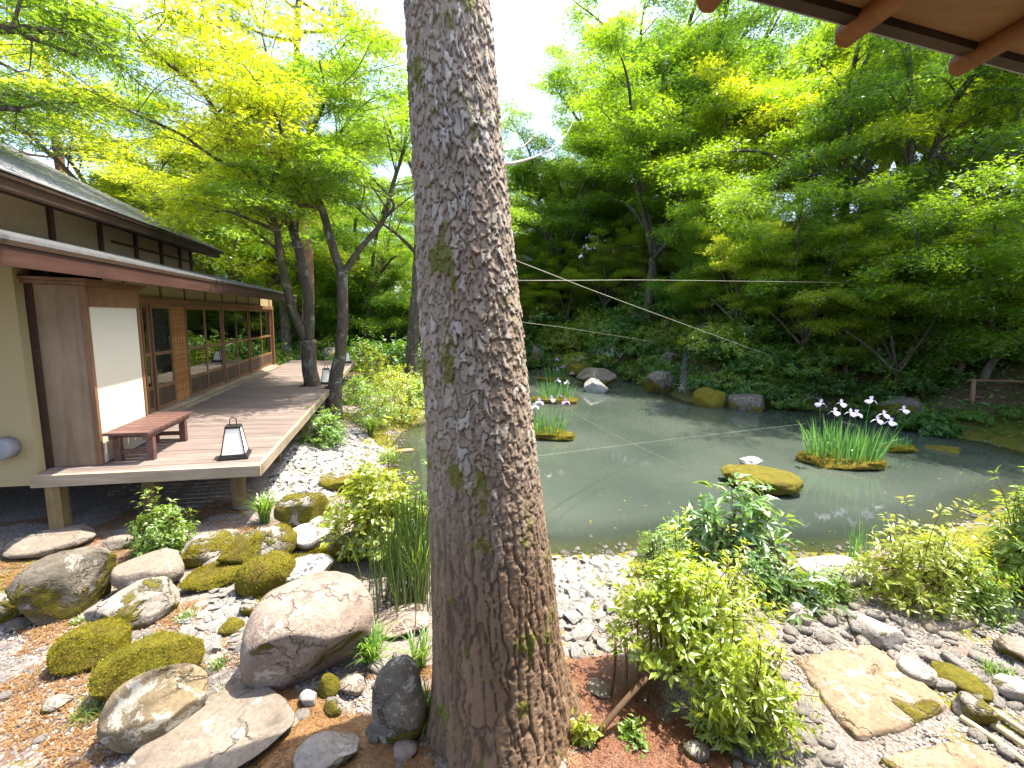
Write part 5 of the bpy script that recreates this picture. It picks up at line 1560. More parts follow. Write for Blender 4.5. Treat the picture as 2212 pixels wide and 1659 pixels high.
stuff_scatter('gravel', 'pale stone chips of the bank below the deck', [[(560, 1080), (640, 950), (780, 925), (850, 985), (780, 1060), (660, 1100)]], 5000, 22, pebbles(0.015, 0.045), M['crushed'])
stuff_scatter('pine_needles', 'rust brown fallen pine needles', [FG, [(0, 1130), (500, 1080), (560, 1140), (420, 1230), (0, 1330)], [(1210, 1420), (1400, 1440), (1600, 1690), (1230, 1690)], [(600, 1480), (930, 1440), (930, 1690), (560, 1690)]], 48000, 23, needles(0.075), M['needle_litter'], 0.04)
stuff_scatter('pine_needles', 'brown fallen needles at the right foot of the big trunk', [[(1215, 1430), (1330, 1420), (1480, 1500), (1640, 1700), (1240, 1700)]], 16000, 26, needles(0.07), M['needle_litter'], -0.12)
stuff_scatter('moss', 'yellow green moss on the banks', [[(640, 1060), (740, 980), (860, 960), (900, 1080), (840, 1160), (700, 1120)], [(690, 960), (800, 900), (930, 890), (900, 960), (800, 980)], [(480, 1240), (720, 1180), (700, 1260), (560, 1300)]], 16000, 24, tufts(0.025, 0.006), M['moss_blade'])

# wet pebbles along the near waterline, leaves afloat
rg = np.random.default_rng(77); b = MB(); nb = 2600
_k = rg.integers(0, len(POND), nb); _p = POND[_k] + rg.normal(0, 0.16, (nb, 2)); _p = _p[_p[:, 1] < 13.0]
pebbles(0.012, 0.055)(b, np.c_[_p, np.maximum(ground_z(_p[:, 0], _p[:, 1]), WATER - 0.03)], rg)
o = b.build('gravel', rock_mat('wet_pebble', (0.10, 0.09, 0.075), (0.22, 0.20, 0.175), 0.35, 0.1)); o['kind'] = 'stuff'; o['label'] = 'wet pebbles along the near waterline'
b = MB(); X = rg.uniform((-3, 5), (13, 24), (1000, 2)); dd_ = pond_dist(X[:, 0], X[:, 1]); pr = np.exp(dd_ / 1.3) + 0.06
X = X[(dd_ < -0.1) & (rg.uniform(0, 1, len(X)) < pr)]; k = len(X)
leaves(b, np.c_[X, np.full(k, WATER + 0.004)], np.tile([0, 0, 1.0], (k, 1)) + rg.normal(0, 0.05, (k, 3)), rg.normal(0, 1, (k, 3)), rg.uniform(0.03, 0.06, k), 0.6, 'kite', rg.uniform(0, 1, k))
o = b.build('floating_leaves', M['moss_blade']); o['kind'] = 'stuff'; o['label'] = 'small fallen leaves afloat on the pond'

# ------------------------------------------------------------------ shrubs, grasses
def dome_tips(rg, n, rx, ry, rz, low=0.0):
    a = rg.uniform(0, 2 * math.pi, n); u = rg.uniform(low, 1, n)
    r = np.sqrt(np.maximum(0, 1 - u * u)) * rg.uniform(0.75, 1.08, n)
    return np.c_[np.cos(a) * r * rx, np.sin(a) * r * ry, (0.12 + 0.88 * u * rg.uniform(0.75, 1.08, n)) * rz]
def shrub(name, label, base, rx, ry, rz, seed, mat, tips=220, per=9, L=0.05, ratio=0.42, inner=0.4, kind='leaf', group=None, cat='shrub', stems=9, newcol=None, up=0.35, stem_r=0.008, low=0.0):
    """leafy shrub: stems from the base to tips on a rough dome, a rosette of leaves on each tip"""
    rg = np.random.default_rng(seed)
    base = np.asarray(base, float)
    T = dome_tips(rg, tips, rx, ry, rz, low)
    lump = 1 + 0.22 * fbm(nrm(T) * 2.2 + seed, seed, 2)[:, None]
    T = T * np.c_[lump, lump, lump]
    sh_ = rg.uniform(0, 1, tips) < 0.12
    T[sh_] = T[sh_] * rg.uniform(1.12, 1.45, (int(sh_.sum()), 1)) + np.c_[np.zeros((int(sh_.sum()), 2)), rg.uniform(0, 0.15, int(sh_.sum())) * rz]
    ni = int(tips * inner)
    T[:ni] *= rg.uniform(0.45, 0.85, (ni, 1)); T[:, 2] = np.maximum(T[:, 2], 0.04)
    w = MB(); f = MB()
    sp = [np.array([math.cos(q * 2.4) * rx * 0.12, math.sin(q * 2.4) * ry * 0.12, -0.03]) for q in range(stems)]
    mids = [nrm(np.array([math.cos(q * 2.4), math.sin(q * 2.4), 1.3])) * np.array([rx, ry, rz]) * 0.55 for q in range(stems)]
    for q in range(stems):
        w.tube(spline([sp[q], (sp[q] + mids[q]) / 2 + rg.normal(0, 0.02, 3), mids[q]], 6), np.linspace(stem_r, stem_r * 0.6, 6), 5, cap=False)
    for k in range(0, tips, 2):
        q = int(np.argmin([np.linalg.norm(T[k] - m_) for m_ in mids]))
        w.tube(spline([mids[q], (mids[q] + T[k]) / 2 + rg.normal(0, 0.02, 3), T[k]], 4), np.linspace(stem_r * 0.5, stem_r * 0.25, 4), 3, cap=False)
    out = nrm(T * np.array([1 / rx, 1 / ry, 1 / rz]) * np.array([1, 1, 0.8]) + np.array([0, 0, up]))
    P = np.repeat(T, per, 0); O = np.repeat(out, per, 0); k = len(P)
    rad = rg.normal(0, 1, (k, 3)); rad = nrm(rad - np.sum(rad * O, 1, keepdims=True) * O)
    Dn = nrm(rad + O * rg.uniform(0.1, 0.9, (k, 1)))
    Nn = nrm(O * 1.2 - rad * 0.5 + rg.normal(0, 0.25, (k, 3)) + np.array([0, 0, 0.3]))
    P = P - O * rg.uniform(0, L * 1.4, (k, 1)) + rad * L * 0.15
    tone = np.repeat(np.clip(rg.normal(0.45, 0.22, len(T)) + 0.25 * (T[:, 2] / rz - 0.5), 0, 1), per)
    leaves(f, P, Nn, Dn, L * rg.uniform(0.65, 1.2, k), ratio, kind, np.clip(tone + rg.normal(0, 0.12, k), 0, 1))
    o = empty(name, base); tag(o, label, cat, group)
    w.build('stem', M['twig'], o, True)
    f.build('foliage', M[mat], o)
    return o
def clump(name, label, base, n, h, spread, wd, seed, mat='grass', arch=0.5, group=None, cat='grass', r0=0.05, seg=5):
    """arching blades from one root"""
    rg = np.random.default_rng(seed); b = MB()
    a = rg.uniform(0, 6.28, n); hh = h * rg.uniform(0.55, 1.1, n); out = spread * rg.uniform(0.25, 1.1, n); rr = r0 * np.sqrt(rg.uniform(0, 1, n))
    a2 = rg.uniform(0, 6.28, n)
    B0 = np.c_[np.cos(a2) * rr, np.sin(a2) * rr, np.full(n, -0.01)]
    d = np.c_[np.cos(a), np.sin(a), 0 * a]; s = np.c_[-np.sin(a), np.cos(a), 0 * a]
    V = []
    for q in range(seg + 1):
        t = q / seg
        c = B0 + d * (out * t ** 1.6)[:, None] + np.array([0, 0, 1]) * (hh * (t * (1 + arch) - arch * t ** 2.6))[:, None]
        wv = wd * (1 - 0.15 * t if t < 0.6 else (1 - t) * 2.2) * 0.5 + 0.0004
        V.append(c - s * wv); V.append(c + s * wv)
    V = np.stack(V, 1); m = 2 * (seg + 1)
    F = np.concatenate([(np.arange(n)[:, None] * m + np.array([[2 * q, 2 * q + 1, 2 * q + 3, 2 * q + 2]])) for q in range(seg)])
    b.add(V.reshape(-1, 3), F, np.repeat(rg.uniform(0, 1, n), m))
    o = b.build(name, M[mat], None, True, base)
    return tag(o, label, cat, group)
def px_m(p, px_):
    return px_ / FPX * axial(p)

# left foreground
p = on_ground(350, 1196); shrub('leafy_bush', 'light green pinnate-leaved bush in front of the deck', p, px_m(p, 62), px_m(p, 55), px_m(p, 112), 1, 'bright', 300, 8, 0.055, 0.45, kind='leaf', up=0.2)
p = on_ground(415, 1130); shrub('leafy_bush', 'small side shoot beside the pinnate-leaved bush', p, 0.09, 0.09, 0.13, 2, 'bright', 26, 7, 0.05, 0.5)
p = on_ground(572, 1128); clump('sedge', 'arching sedge clump by the front corner post of the deck', p, 170, px_m(p, 62), px_m(p, 48), 0.010, 3, arch=0.7)
p = on_ground(812, 1205); shrub('leafy_bush', 'tall multi-stemmed bush with yellow new leaves on the near shore left of the trunk', p, px_m(p, 105), px_m(p, 80), px_m(p, 205), 4, 'yellow', 420, 8, 0.072, 0.5, stems=14, up=0.6, low=0.1)
p = on_ground(905, 1225); shrub('leafy_bush', 'bush with glossy leaves touching the left side of the trunk', p, px_m(p, 55), px_m(p, 50), px_m(p, 190), 5, 'bright', 190, 8, 0.055, 0.48, stems=8, up=0.6, low=0.2)
p = on_ground(792, 1075); shrub('leafy_bush', 'yellow-orange shooted bush on the bank behind the multi-stemmed one', p, px_m(p, 45), px_m(p, 40), px_m(p, 85), 6, 'yellow', 160, 7, 0.06, 0.5, stems=8, up=0.5)
# horsetails
rg = np.random.default_rng(6); b = MB(); c0 = on_ground(885, 1290)
for q in range(210):
    x, y = rg.normal(0, 1, 2) * np.array([0.13, 0.20]); h = rg.uniform(0.55, 1.0)
    z = gz(c0[0] + x, c0[1] + y) - c0[2]; ln = rg.normal(0, 0.06, 2)
    pts = [(x, y, z - 0.02), (x + ln[0] * 0.5, y + ln[1] * 0.5, z + h * 0.5), (x + ln[0] * 1.3, y + ln[1] * 1.3, z + h)]
    b.tube(spline(pts, 5), [0.0048, 0.0048, 0.0045, 0.004, 0.002], 4, cap=False, v=rg.uniform(0, 1))
tag(b.build('horsetail', M['reed'], None, False, c0), 'stand of upright thin horsetail rushes left of the trunk', 'rushes')
p = on_ground(905, 1300); clump('sedge', 'tall grassy blades growing among the horsetails', p, 60, 0.75, 0.35, 0.010, 7, arch=0.35)
p = on_ground(802, 1436); clump('sedge', 'light green arching sedge at the right foot of the big boulder', p, 130, px_m(p, 78), px_m(p, 70), 0.011, 8, arch=0.75)
p = on_ground(905, 1440); clump('sedge', 'sedge beside the trunk above the moss-capped rock', p, 60, 0.26, 0.22, 0.010, 9, arch=0.7)
p = on_ground(930, 1560); clump('sedge', 'yellowish sedge hanging at the left foot of the trunk', p, 70, 0.24, 0.22, 0.010, 10, arch=0.8)
for q, (x, y, s, lb) in enumerate([(402, 1338, 0.07, 'low tuft of dark grass between the stones at the left'), (470, 1528, 0.08, 'small grass tuft beside the lichened brown stone'), (196, 1545, 0.08, 'small grass tuft by the end of the brightest mossy stone'), (700, 1235, 0.10, 'small tuft at the back of the big boulder'), (60, 1350, 0.05, 'sprig of weeds in the gravel at the left edge'), (170, 1345, 0.05, 'low weed at the foot of the upright mossy stone'), (470, 1440, 0.06, 'grass tuft in the moss below the white chips')]):
    p = on_ground(x, y); clump('grass_tuft', lb, p, 110, s, s * 1.1, 0.005, 40 + q, arch=0.5, r0=s * 0.9)
# bank by the deck
for q, (x, y, w_, h_, m_, lb) in enumerate([
    (700, 962, 48, 82, 'bright', 'sunlit shrub under the edge of the deck'),
    (800, 915, 62, 80, 'bright', 'broad sunlit shrub on the left bank'),
    (868, 905, 60, 95, 'yellow', 'sunlit yellow-green shrub by the trunk on the left bank'),
    (770, 870, 40, 55, 'bright', 'shrub at the outer edge of the deck by the slender maple'),
    (850, 850, 60, 60, 'yellow', 'pale shrub at the foot of the mossy straight trunk'),
    (800, 815, 45, 70, 'yellow', 'upright shrub at the far corner of the deck'),
    (905, 875, 30, 50, 'bright', 'low shrub between the straight trunk and the big one')]):
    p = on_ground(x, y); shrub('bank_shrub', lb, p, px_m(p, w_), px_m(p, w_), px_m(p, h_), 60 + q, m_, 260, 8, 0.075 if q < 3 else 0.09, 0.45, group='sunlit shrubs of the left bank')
p = on_ground(800, 940); clump('sedge', 'dark sedge on the shore below the sunlit shrubs', p, 160, px_m(p, 42), px_m(p, 45), 0.014, 14, arch=0.7)
p = on_ground(838, 1000); clump('sedge', 'fine grass leaning over the water at the left shore', p, 150, 0.30, 0.32, 0.008, 15, arch=0.7, r0=0.2)

# right side, near bank
def rhodo(label, base, rx, ry, rz, seed, tips, L, mat='rhodo', per=9, name='rhododendron'):
    return shrub(name, label, base, rx, ry, rz, seed, mat, tips, per, L, 0.30, 0.3, 'leaf', None, 'shrub', 8, None, 0.55, 0.012)
p = on_ground(1562, 1210); rhodo('broad-leaved rhododendron with upright rosettes in front of the flat pond stone', p, px_m(p, 130), px_m(p, 80), px_m(p, 195), 1, 80, 0.20)
p = on_ground(1425, 1240); shrub('leafy_bush', 'fine-leaved bush at the water edge left of the rhododendron', p, px_m(p, 60), px_m(p, 50), px_m(p, 115), 71, 'bright', 230, 8, 0.045, 0.4, up=0.6)
p = on_ground(1390, 1200); clump('sprig', 'slender flowering sprig at the water edge', p, 26, 0.35, 0.10, 0.008, 72, arch=0.1)
p = on_ground(1450, 1470); shrub('leafy_bush', 'glossy yellow-green bush on bare stems right of the big trunk', p + np.array([0, 0, 0.12]), px_m(p, 150), px_m(p, 110), px_m(p, 265), 73, 'yellow', 420, 8, 0.068, 0.42, stems=16, up=0.5, low=0.15)
p = on_ground(1590, 1580); shrub('leafy_bush', 'light green drooping bush at the bottom right of the trunk', p, px_m(p, 120), px_m(p, 90), px_m(p, 230), 74, 'yellow', 320, 8, 0.075, 0.30, stems=12, up=0.1)
p = on_ground(1520, 1380); shrub('leafy_bush', 'feathery light green bush in front of the rhododendron', p, px_m(p, 120), px_m(p, 90), px_m(p, 190), 75, 'yellow', 330, 8, 0.065, 0.28, up=0.3)
p = on_ground(1700, 1300); rhodo('low rhododendron to the right of the tall one', p, px_m(p, 80), px_m(p, 70), px_m(p, 100), 76, 40, 0.15)
p = on_ground(1640, 1290); shrub('leafy_bush', 'dark small-leaved bush between the two rhododendrons', p, px_m(p, 70), px_m(p, 55), px_m(p, 90), 77, 'shrub', 170, 8, 0.05, 0.4)
p = on_ground(1975, 1295); shrub('leafy_bush', 'sunlit bush with reddish tips on the near right bank', p, px_m(p, 130), px_m(p, 100), px_m(p, 175), 78, 'yellow', 380, 8, 0.075, 0.34, up=0.5)
p = on_ground(2080, 1310); shrub('leafy_bush', 'green bush at the right behind the pebble path', p, px_m(p, 90), px_m(p, 80), px_m(p, 120), 79, 'bright', 240, 8, 0.07, 0.34)
p = on_ground(2205, 1290); shrub('leafy_bush', 'tall dark bush cut by the right edge', p, px_m(p, 85), px_m(p, 80), px_m(p, 260), 80, 'bright', 330, 8, 0.085, 0.32, up=0.2)
p = on_ground(1850, 1215); clump('reed', 'thin upright reeds in the water before the right bank', p, 30, 0.62, 0.14, 0.012, 81, 'iris', 0.15, r0=0.15, cat='reeds')
p = on_ground(1790, 1290); shrub('leafy_bush', 'low fern-like bush beside the white boulder', p, px_m(p, 55), px_m(p, 50), px_m(p, 60), 82, 'bright', 130, 8, 0.06, 0.3)
p = on_ground(1265, 1600); shrub('leafy_bush', 'small yellow-leaved seedling at the right foot of the trunk', p, 0.10, 0.08, 0.16, 83, 'yellow', 34, 6, 0.045, 0.55)
p = on_ground(1370, 1600); shrub('leafy_bush', 'small green seedling under the bare stems', p, 0.12, 0.10, 0.12, 84, 'bright', 30, 6, 0.05, 0.5)
p = on_ground(1530, 1225); clump('sedge', 'dark narrow grass under the rhododendron', p, 120, 0.22, 0.22, 0.010, 85, arch=0.6)
p = on_ground(2160, 1460); clump('grass_tuft', 'bright grass tuft at the right edge of the path', p, 120, 0.09, 0.10, 0.006, 86, r0=0.1)
# bare stems and the leaning stick
b = MB(); o0 = on_ground(1330, 1520)
for (x0, y0, x1, y1, r) in ((1318, 1510, 1330, 1385, 0.011), (1348, 1530, 1352, 1400, 0.012), (1375, 1520, 1376, 1340, 0.009), (1400, 1520, 1404, 1330, 0.009), (1410, 1500, 1440, 1380, 0.008)):
    a = on_ground(x0, y0); t_ = D(x1, y1, a[1] + 0.05)
    b.tube(spline([a - o0 - (0, 0, 0.03), (a + t_) / 2 - o0 + np.array([0.012, 0, 0]), t_ - o0], 6), np.linspace(r, r * 0.7, 6), 7)
tag(b.build('bare_stems', M['twig'], None, True, o0), 'upright bare brown stems beside the trunk', 'stems')
b = MB(); a = on_ground(1258, 1618); e = D(1398, 1462, a[1] + 0.25)
b.tube(spline([a * 0 - (0, 0, 0.03), (e - a) * 0.5, e - a], 8), np.linspace(0.020, 0.018, 8), 9)
tag(b.build('stick', M['twig'], None, True, a), 'brown stick leaning to the right beside the foot of the trunk', 'stick')
# bamboo edging in the corner
b0 = on_ground(2150, 1600); edg = empty('bamboo_edging', b0)
tag(edg, 'pale bamboo poles edging the path in the bottom right corner', 'edging')
for q, (xa, ya, xb, yb) in enumerate([(2075, 1558, 2260, 1690), (2100, 1545, 2280, 1668), (2125, 1532, 2300, 1650)]):
    a = on_ground(xa, ya); e = on_ground(xb, yb); b = MB()
    b.tube(spline([a - b0 + (0, 0, 0.03), (a + e) / 2 - b0 + (0, 0, 0.035), e - b0 + (0, 0, 0.03)], 10), [0.02, 0.02, 0.021, 0.019, 0.02, 0.021, 0.019, 0.02, 0.02, 0.02], 10)
    b.build('pole', M['bamboo'], edg, True)

# ------------------------------------------------------------------ iris islands
def island(label, px_, py_, wpx, dep, seed, h=0.16):
    p = W(px_, py_, WATER); a = px_m(p, wpx)
    me = rock_mesh(seed, 4, 7, 0.26, 0.72, 0.95, flat=0.35, mat=M['moss'], name='moss_island')
    scaled(me, (a / 2, a / 2 * dep, h * 1.5))
    o = obj('moss_island', me, None, (p[0], p[1], WATER - h * 0.5)); tag(o, label, 'islet', 'mossy iris islets in the pond')
    rg = np.random.default_rng(seed); b = MB(); n = 2600; co = np.empty(len(me.vertices) * 3, np.float32); me.vertices.foreach_get('co', co); co = co.reshape(-1, 3)
    co = co[co[:, 2] > h * 0.45]; P = co[rg.integers(0, len(co), n)] + rg.normal(0, 0.012, (n, 3)) * np.array([1, 1, 0.2])
    N = nrm(P * np.array([1, 1 / dep, 0.4]) * np.array([0.8, 0.8, 0]) / a + np.array([0, 0, 0.7])); s = nrm(np.cross(N, rg.normal(0, 1, (n, 3))))
    tip = P + nrm(N + rg.normal(0, 0.4, (n, 3))) * rg.uniform(0.02, 0.05, (n, 1))
    b.add(np.stack([P - s * 0.008, P + s * 0.008, tip], 1).reshape(-1, 3), np.arange(3 * n).reshape(-1, 3), np.repeat(rg.uniform(0, 1, n), 3))
    f = b.build('moss_fringe', M['moss_blade'], o); f['kind'] = 'stuff'
    return p, a
def iris_flower(b, c, rg, s):
    a0 = rg.uniform(0, 6.28)
    for k in range(3):
        a = a0 + k * 2.094; d = np.array([math.cos(a), math.sin(a), 0]); sd = np.array([-math.sin(a), math.cos(a), 0])
        pr = [(0, 0.012, 0), (0.35, 0.05, 0.02), (0.75, 0.085, 0.0), (1.05, 0.075, -0.05), (1.2, 0.02, -0.10)]
        V = []
        for t, w, z in pr:
            V += [c + s * (d * t * 0.085 - sd * w * 0.62 + np.array([0, 0, z * 0.6])), c + s * (d * t * 0.085 + sd * w * 0.62 + np.array([0, 0, z * 0.6]))]
        b.add(V, np.array([(2 * q, 2 * q + 1, 2 * q + 3, 2 * q + 2) for q in range(4)]), rg.uniform(0, 1))
        a += 1.05; d = np.array([math.cos(a), math.sin(a), 0]); sd = np.array([-math.sin(a), math.cos(a), 0]); V = []
        for t, w, z in [(0, 0.008, 0), (0.2, 0.022, 0.035), (0.35, 0.026, 0.065), (0.4, 0.006, 0.09)]:
            V += [c + s * (d * t * 0.07 - sd * w + np.array([0, 0, z])), c + s * (d * t * 0.07 + sd * w + np.array([0, 0, z]))]
        b.add(V, np.array([(2 * q, 2 * q + 1, 2 * q + 3, 2 * q + 2) for q in range(3)]), rg.uniform(0, 1))
def irises(label, p, rad, h, n, flowers, seed, dep=0.6, blade=0.018):
    """iris clump: upright blades, flower stalks with a flower each; flowers = list of (pixel x, pixel y, colour)"""
    rg = np.random.default_rng(seed)
    base = np.array([p[0], p[1], WATER + 0.08])
    o = empty('iris_clump', base); tag(o, label, 'irises', 'irises on the islets')
    b = MB(); seg = 5
    for q in range(n):
        r = rad * math.sqrt(rg.uniform(0, 1)); a = rg.uniform(0, 6.28); B0 = np.array([math.cos(a) * r, math.sin(a) * r * dep, -0.01])
        hh = h * rg.uniform(0.55, 1.05); ln = np.array([B0[0] / rad * 0.16, B0[1] / rad * 0.16, 0]) + np.append(rg.normal(0, 0.09, 2), 0); a2 = rg.uniform(0, 3.14); sd = np.array([math.cos(a2), math.sin(a2), 0])
        V = []
        arch = rg.uniform(0.1, 0.5) if rg.uniform() < 0.5 else rg.uniform(0, 0.06)
        for k in range(seg + 1):
            t = k / seg; c = B0 + ln * hh * (t + 2.2 * arch * t ** 3) + np.array([0, 0, hh * (t - arch * t ** 3)]); w = blade * 0.5 * (1 if t < 0.6 else (1 - t) * 2.4) + 0.0005
            V += [c - sd * w, c + sd * w]
        b.add(V, np.array([(2 * k, 2 * k + 1, 2 * k + 3, 2 * k + 2) for k in range(seg)]), rg.uniform(0, 1))
    b.build('blades', M['iris'], o)
    for (fx, fy, colr) in flowers:
        c = D(fx, fy, p[1] + rg.uniform(-0.2, 0.2)) - base
        s_ = MB(); s_.tube(spline([(c[0] * 0.7, c[1] * 0.7, 0), (c[0] * 0.9, c[1] * 0.9, c[2] * 0.6), c], 6), np.linspace(0.006, 0.004, 6), 5); s_.build('stalk', M['iris'], o, True)
        f = MB(); iris_flower(f, c, rg, 1.15); f.build('flower', M['petal_white' if colr == 'w' else 'petal_violet'], o)
    return o
p, a = island('near mossy islet right beside the big trunk', 1172, 944, 142, 0.6, 301)
irises('sunlit iris clump with white and violet flowers right beside the trunk', p, a * 0.36, 0.72, 190, [(1165, 868, 'w'), (1192, 862, 'w'), (1222, 868, 'v'), (1155, 878, 'w')], 1)
p, a = island('middle mossy islet behind the one beside the trunk', 1198, 868, 104, 0.55, 302)
irises('iris clump with a magenta flower on the middle islet', p, a * 0.36, 0.95, 150, [(1210, 855, 'v'), (1206, 822, 'w'), (1224, 826, 'w')], 2)
p, a = island('far mossy islet close to the back shore', 1196, 822, 72, 0.5, 303)
irises('far iris clump with lilac flowers near the back shore', p, a * 0.36, 0.9, 120, [(1203, 797, 'v'), (1216, 792, 'v'), (1236, 806, 'w'), (1203, 776, 'v')], 3)
p, a = island('large mossy islet in the right half of the pond', 1818, 1002, 186, 0.55, 304, 0.2)
irises('large iris clump with white flowers on the right islet', p, a * 0.38, 1.0, 300, [(1772, 872, 'w'), (1804, 890, 'w'), (1818, 872, 'w'), (1838, 892, 'w'), (1850, 894, 'w'), (1881, 865, 'w'), (1896, 908, 'w'), (1925, 912, 'w'), (1953, 886, 'w'), (1910, 896, 'w')], 4, blade=0.02)
p, a = island('small mossy islet behind the large one at the right', 1936, 974, 92, 0.5, 305, 0.14)
irises('short iris tuft on the small right islet', p, a * 0.3, 0.42, 70, [], 5)

# koi
b = MB(); kp = W(872, 972, WATER + 0.005)
xs = np.linspace(-0.26, 0.22, 14); prof = 0.055 * np.sqrt(np.clip(1 - ((xs - 0.02) / 0.25) ** 2, 0.02, 1))
b.tube(np.c_[xs, 0.03 * np.sin(xs * 8), np.full(14, -0.03)], prof, 12)
b.add([(-0.24, -0.03, -0.03), (-0.36, 0.05, 0.0), (-0.31, -0.01, -0.02), (-0.36, -0.07, -0.06)], np.array([(0, 1, 2), (0, 2, 3)]))
b.add([(0.06, 0.04, -0.04), (-0.02, 0.12, -0.05), (-0.03, 0.05, -0.04), (0.06, 0.0, -0.04), (-0.02, -0.09, -0.05), (-0.03, -0.02, -0.04)], np.array([(0, 1, 2), (3, 5, 4)]))
k_ = b.build('koi_carp', M['koi'], None, True, kp); k_.rotation_euler = (0, 0, 0.25)
tag(k_, 'orange koi carp at the surface near the left shore', 'fish')

# ------------------------------------------------------------------ ropes over the pond
def rope(label, P, r):
    P = np.array(P); c = P[0].copy(); b = MB(); b.tube(P - c, r, 6)
    tag(b.build('rope', M['rope'], None, True, c), label, 'rope', 'ropes stretched over the pond')
rope('rope slanting down to the right from the trunk across the pond', spline([D(1096, 556, 2.75), D(1390, 668, 8.0) , D(1712, 786, 18.0)], 24), np.linspace(0.003, 0.007, 24))
rope('level rope from the trunk to the right bank', spline([D(1100, 606, 2.75), D(1500, 606, 9.0), D(1935, 612, 18.0)], 24), np.linspace(0.0022, 0.005, 24))
rope('thin line slanting over the water to the lower right', spline([D(1130, 826, 6.0), D(1310, 930, 7.5), D(1520, 1030, 9.0)], 16), 0.0022)
rope('thin line running low over the water to the right islet', spline([D(1120, 990, 5.0), D(1440, 950, 7.5), D(1740, 915, 10.0)], 16), 0.0018)
rope('short faint line right of the trunk above the shrubs', spline([D(1100, 692, 2.75), D(1260, 714, 10.0), D(1420, 740, 20.0)], 16), np.linspace(0.0014, 0.003, 16))
rope('thin line from the trunk foot up to the near shore stones', spline([D(1180, 1140, 3.0), D(1215, 1195, 3.4), D(1225, 1215, 3.6)], 8), 0.0015)

# ------------------------------------------------------------------ the far bank: shrubs, waterfall, fence, hut
def far_pt(px_, dist):
    d = ray(px_, 700); d = d[:2] / np.linalg.norm(d[:2]); x, y = d * dist
    return np.array([x, y, gz(x, y)])
sh = {}
def bank_shrub(kind, base, s, rz, label, group):
    if kind not in sh:
        mat, L, ratio, tips, per, kd = {'dark': ('shrub', 0.13, 0.45, 300, 9, 'kite'), 'fresh': ('bright', 0.13, 0.42, 280, 9, 'kite'), 'pale': ('pale_leaf', 0.12, 0.35, 220, 8, 'kite'), 'gold': ('yellow', 0.13, 0.4, 260, 9, 'kite'), 'russet': ('russet', 0.11, 0.5, 180, 8, 'kite')}[kind]
        o = shrub('bank_shrub', label, (0, 0, 0), 1.0, 1.0, 0.95, 500 + len(sh), mat, tips, per, L, ratio, 0.35, kd, group)
        sh[kind] = o
        o.location = tuple(base); o.scale = (s, s, s); o.rotation_euler = (0, 0, rz)
    else:
        o = copy_thing(sh[kind], base, (0, 0, rz), (s, s, s * 0.95))
    return tag(o, label, 'shrub', group)
GB = 'shrubs of the shaded far bank'
rg = np.random.default_rng(99)
spec = []
def shore_at(px_):
    d0 = ray(px_, 700)[:2]; d0 = d0 / np.linalg.norm(d0); t = np.arange(8, 40, 0.25); q = pond_dist(d0[0] * t, d0[1] * t)
    k = np.where(q < 0)[0]
    return float(t[k[-1]]) if len(k) else 20.0
for px_ in np.arange(1136, 2230, 27):
    s0 = shore_at(px_)
    for row in range(6):
        x = px_ + rg.uniform(-18, 18)
        dist = s0 + 0.35 + row * 1.25 + rg.uniform(-0.3, 0.5)
        spec.append((x, dist, row))
for (x, dist, row) in spec:
    if (1462 < x < 1512 and row < 4) or (x > 2060 and row == 1):
        continue
    if rg.uniform() < (0.10 if x < 1700 else 0.2):
        continue
    k = rg.choice(['fresh', 'gold', 'fresh', 'gold', 'dark'] if x < 1500 else ['dark', 'fresh', 'dark', 'fresh', 'gold'])
    side = 'left of the waterfall' if x < 1480 else ('right of the waterfall' if x < 1760 else 'on the right slope')
    kindw = {'dark': 'dark evergreen shrub', 'fresh': 'light green shrub', 'gold': 'yellow-green shrub'}[k]
    hw = ['at the far water edge', 'low on the far bank', 'half-way up the far bank', 'high on the far bank', 'at the top of the far bank', 'under the trees of the far bank'][row]
    bank_shrub(k, far_pt(x, dist), rg.uniform(0.8, 1.5) if row else (rg.uniform(0.6, 0.95) if x < 2060 else rg.uniform(0.3, 0.45)), rg.uniform(0, 6.28), f'{kindw} {hw} {side}', GB + ', ' + side)
bank_shrub('pale', far_pt(1262, shore_at(1262) + 0.9), 0.9, 1.0, 'white-spotted shrub behind the large pond rock', GB)
bank_shrub('pale', far_pt(1325, shore_at(1325) + 1.2), 0.8, 3.0, 'white-spotted shrub left of the waterfall', GB)
bank_shrub('pale', far_pt(1762, shore_at(1762) + 0.5), 0.5, 2.0, 'white-leaved shrub at the right shore behind the irises', GB)
bank_shrub('russet', far_pt(1800, shore_at(1800) + 1.0), 0.55, 2.0, 'russet-leaved shrub on the right shore', GB)
bank_shrub('gold', far_pt(1378, shore_at(1378) + 0.6), 0.6, 2.0, 'golden shrub at the back shore by the pond rock', GB)
for q, (x, dist) in enumerate([(2010, 25.5), (2080, 26.5), (2150, 25.0), (2210, 26.0), (1860, 27.5), (1930, 28.5), (2120, 28.5), (1790, 28.0)]):
    bank_shrub('gold', far_pt(x, dist), 1.0 + 0.2 * (q % 3), q * 1.1, 'sunlit yellow-green shrub high on the right slope behind the trunks', 'sunlit shrubs high on the right slope')
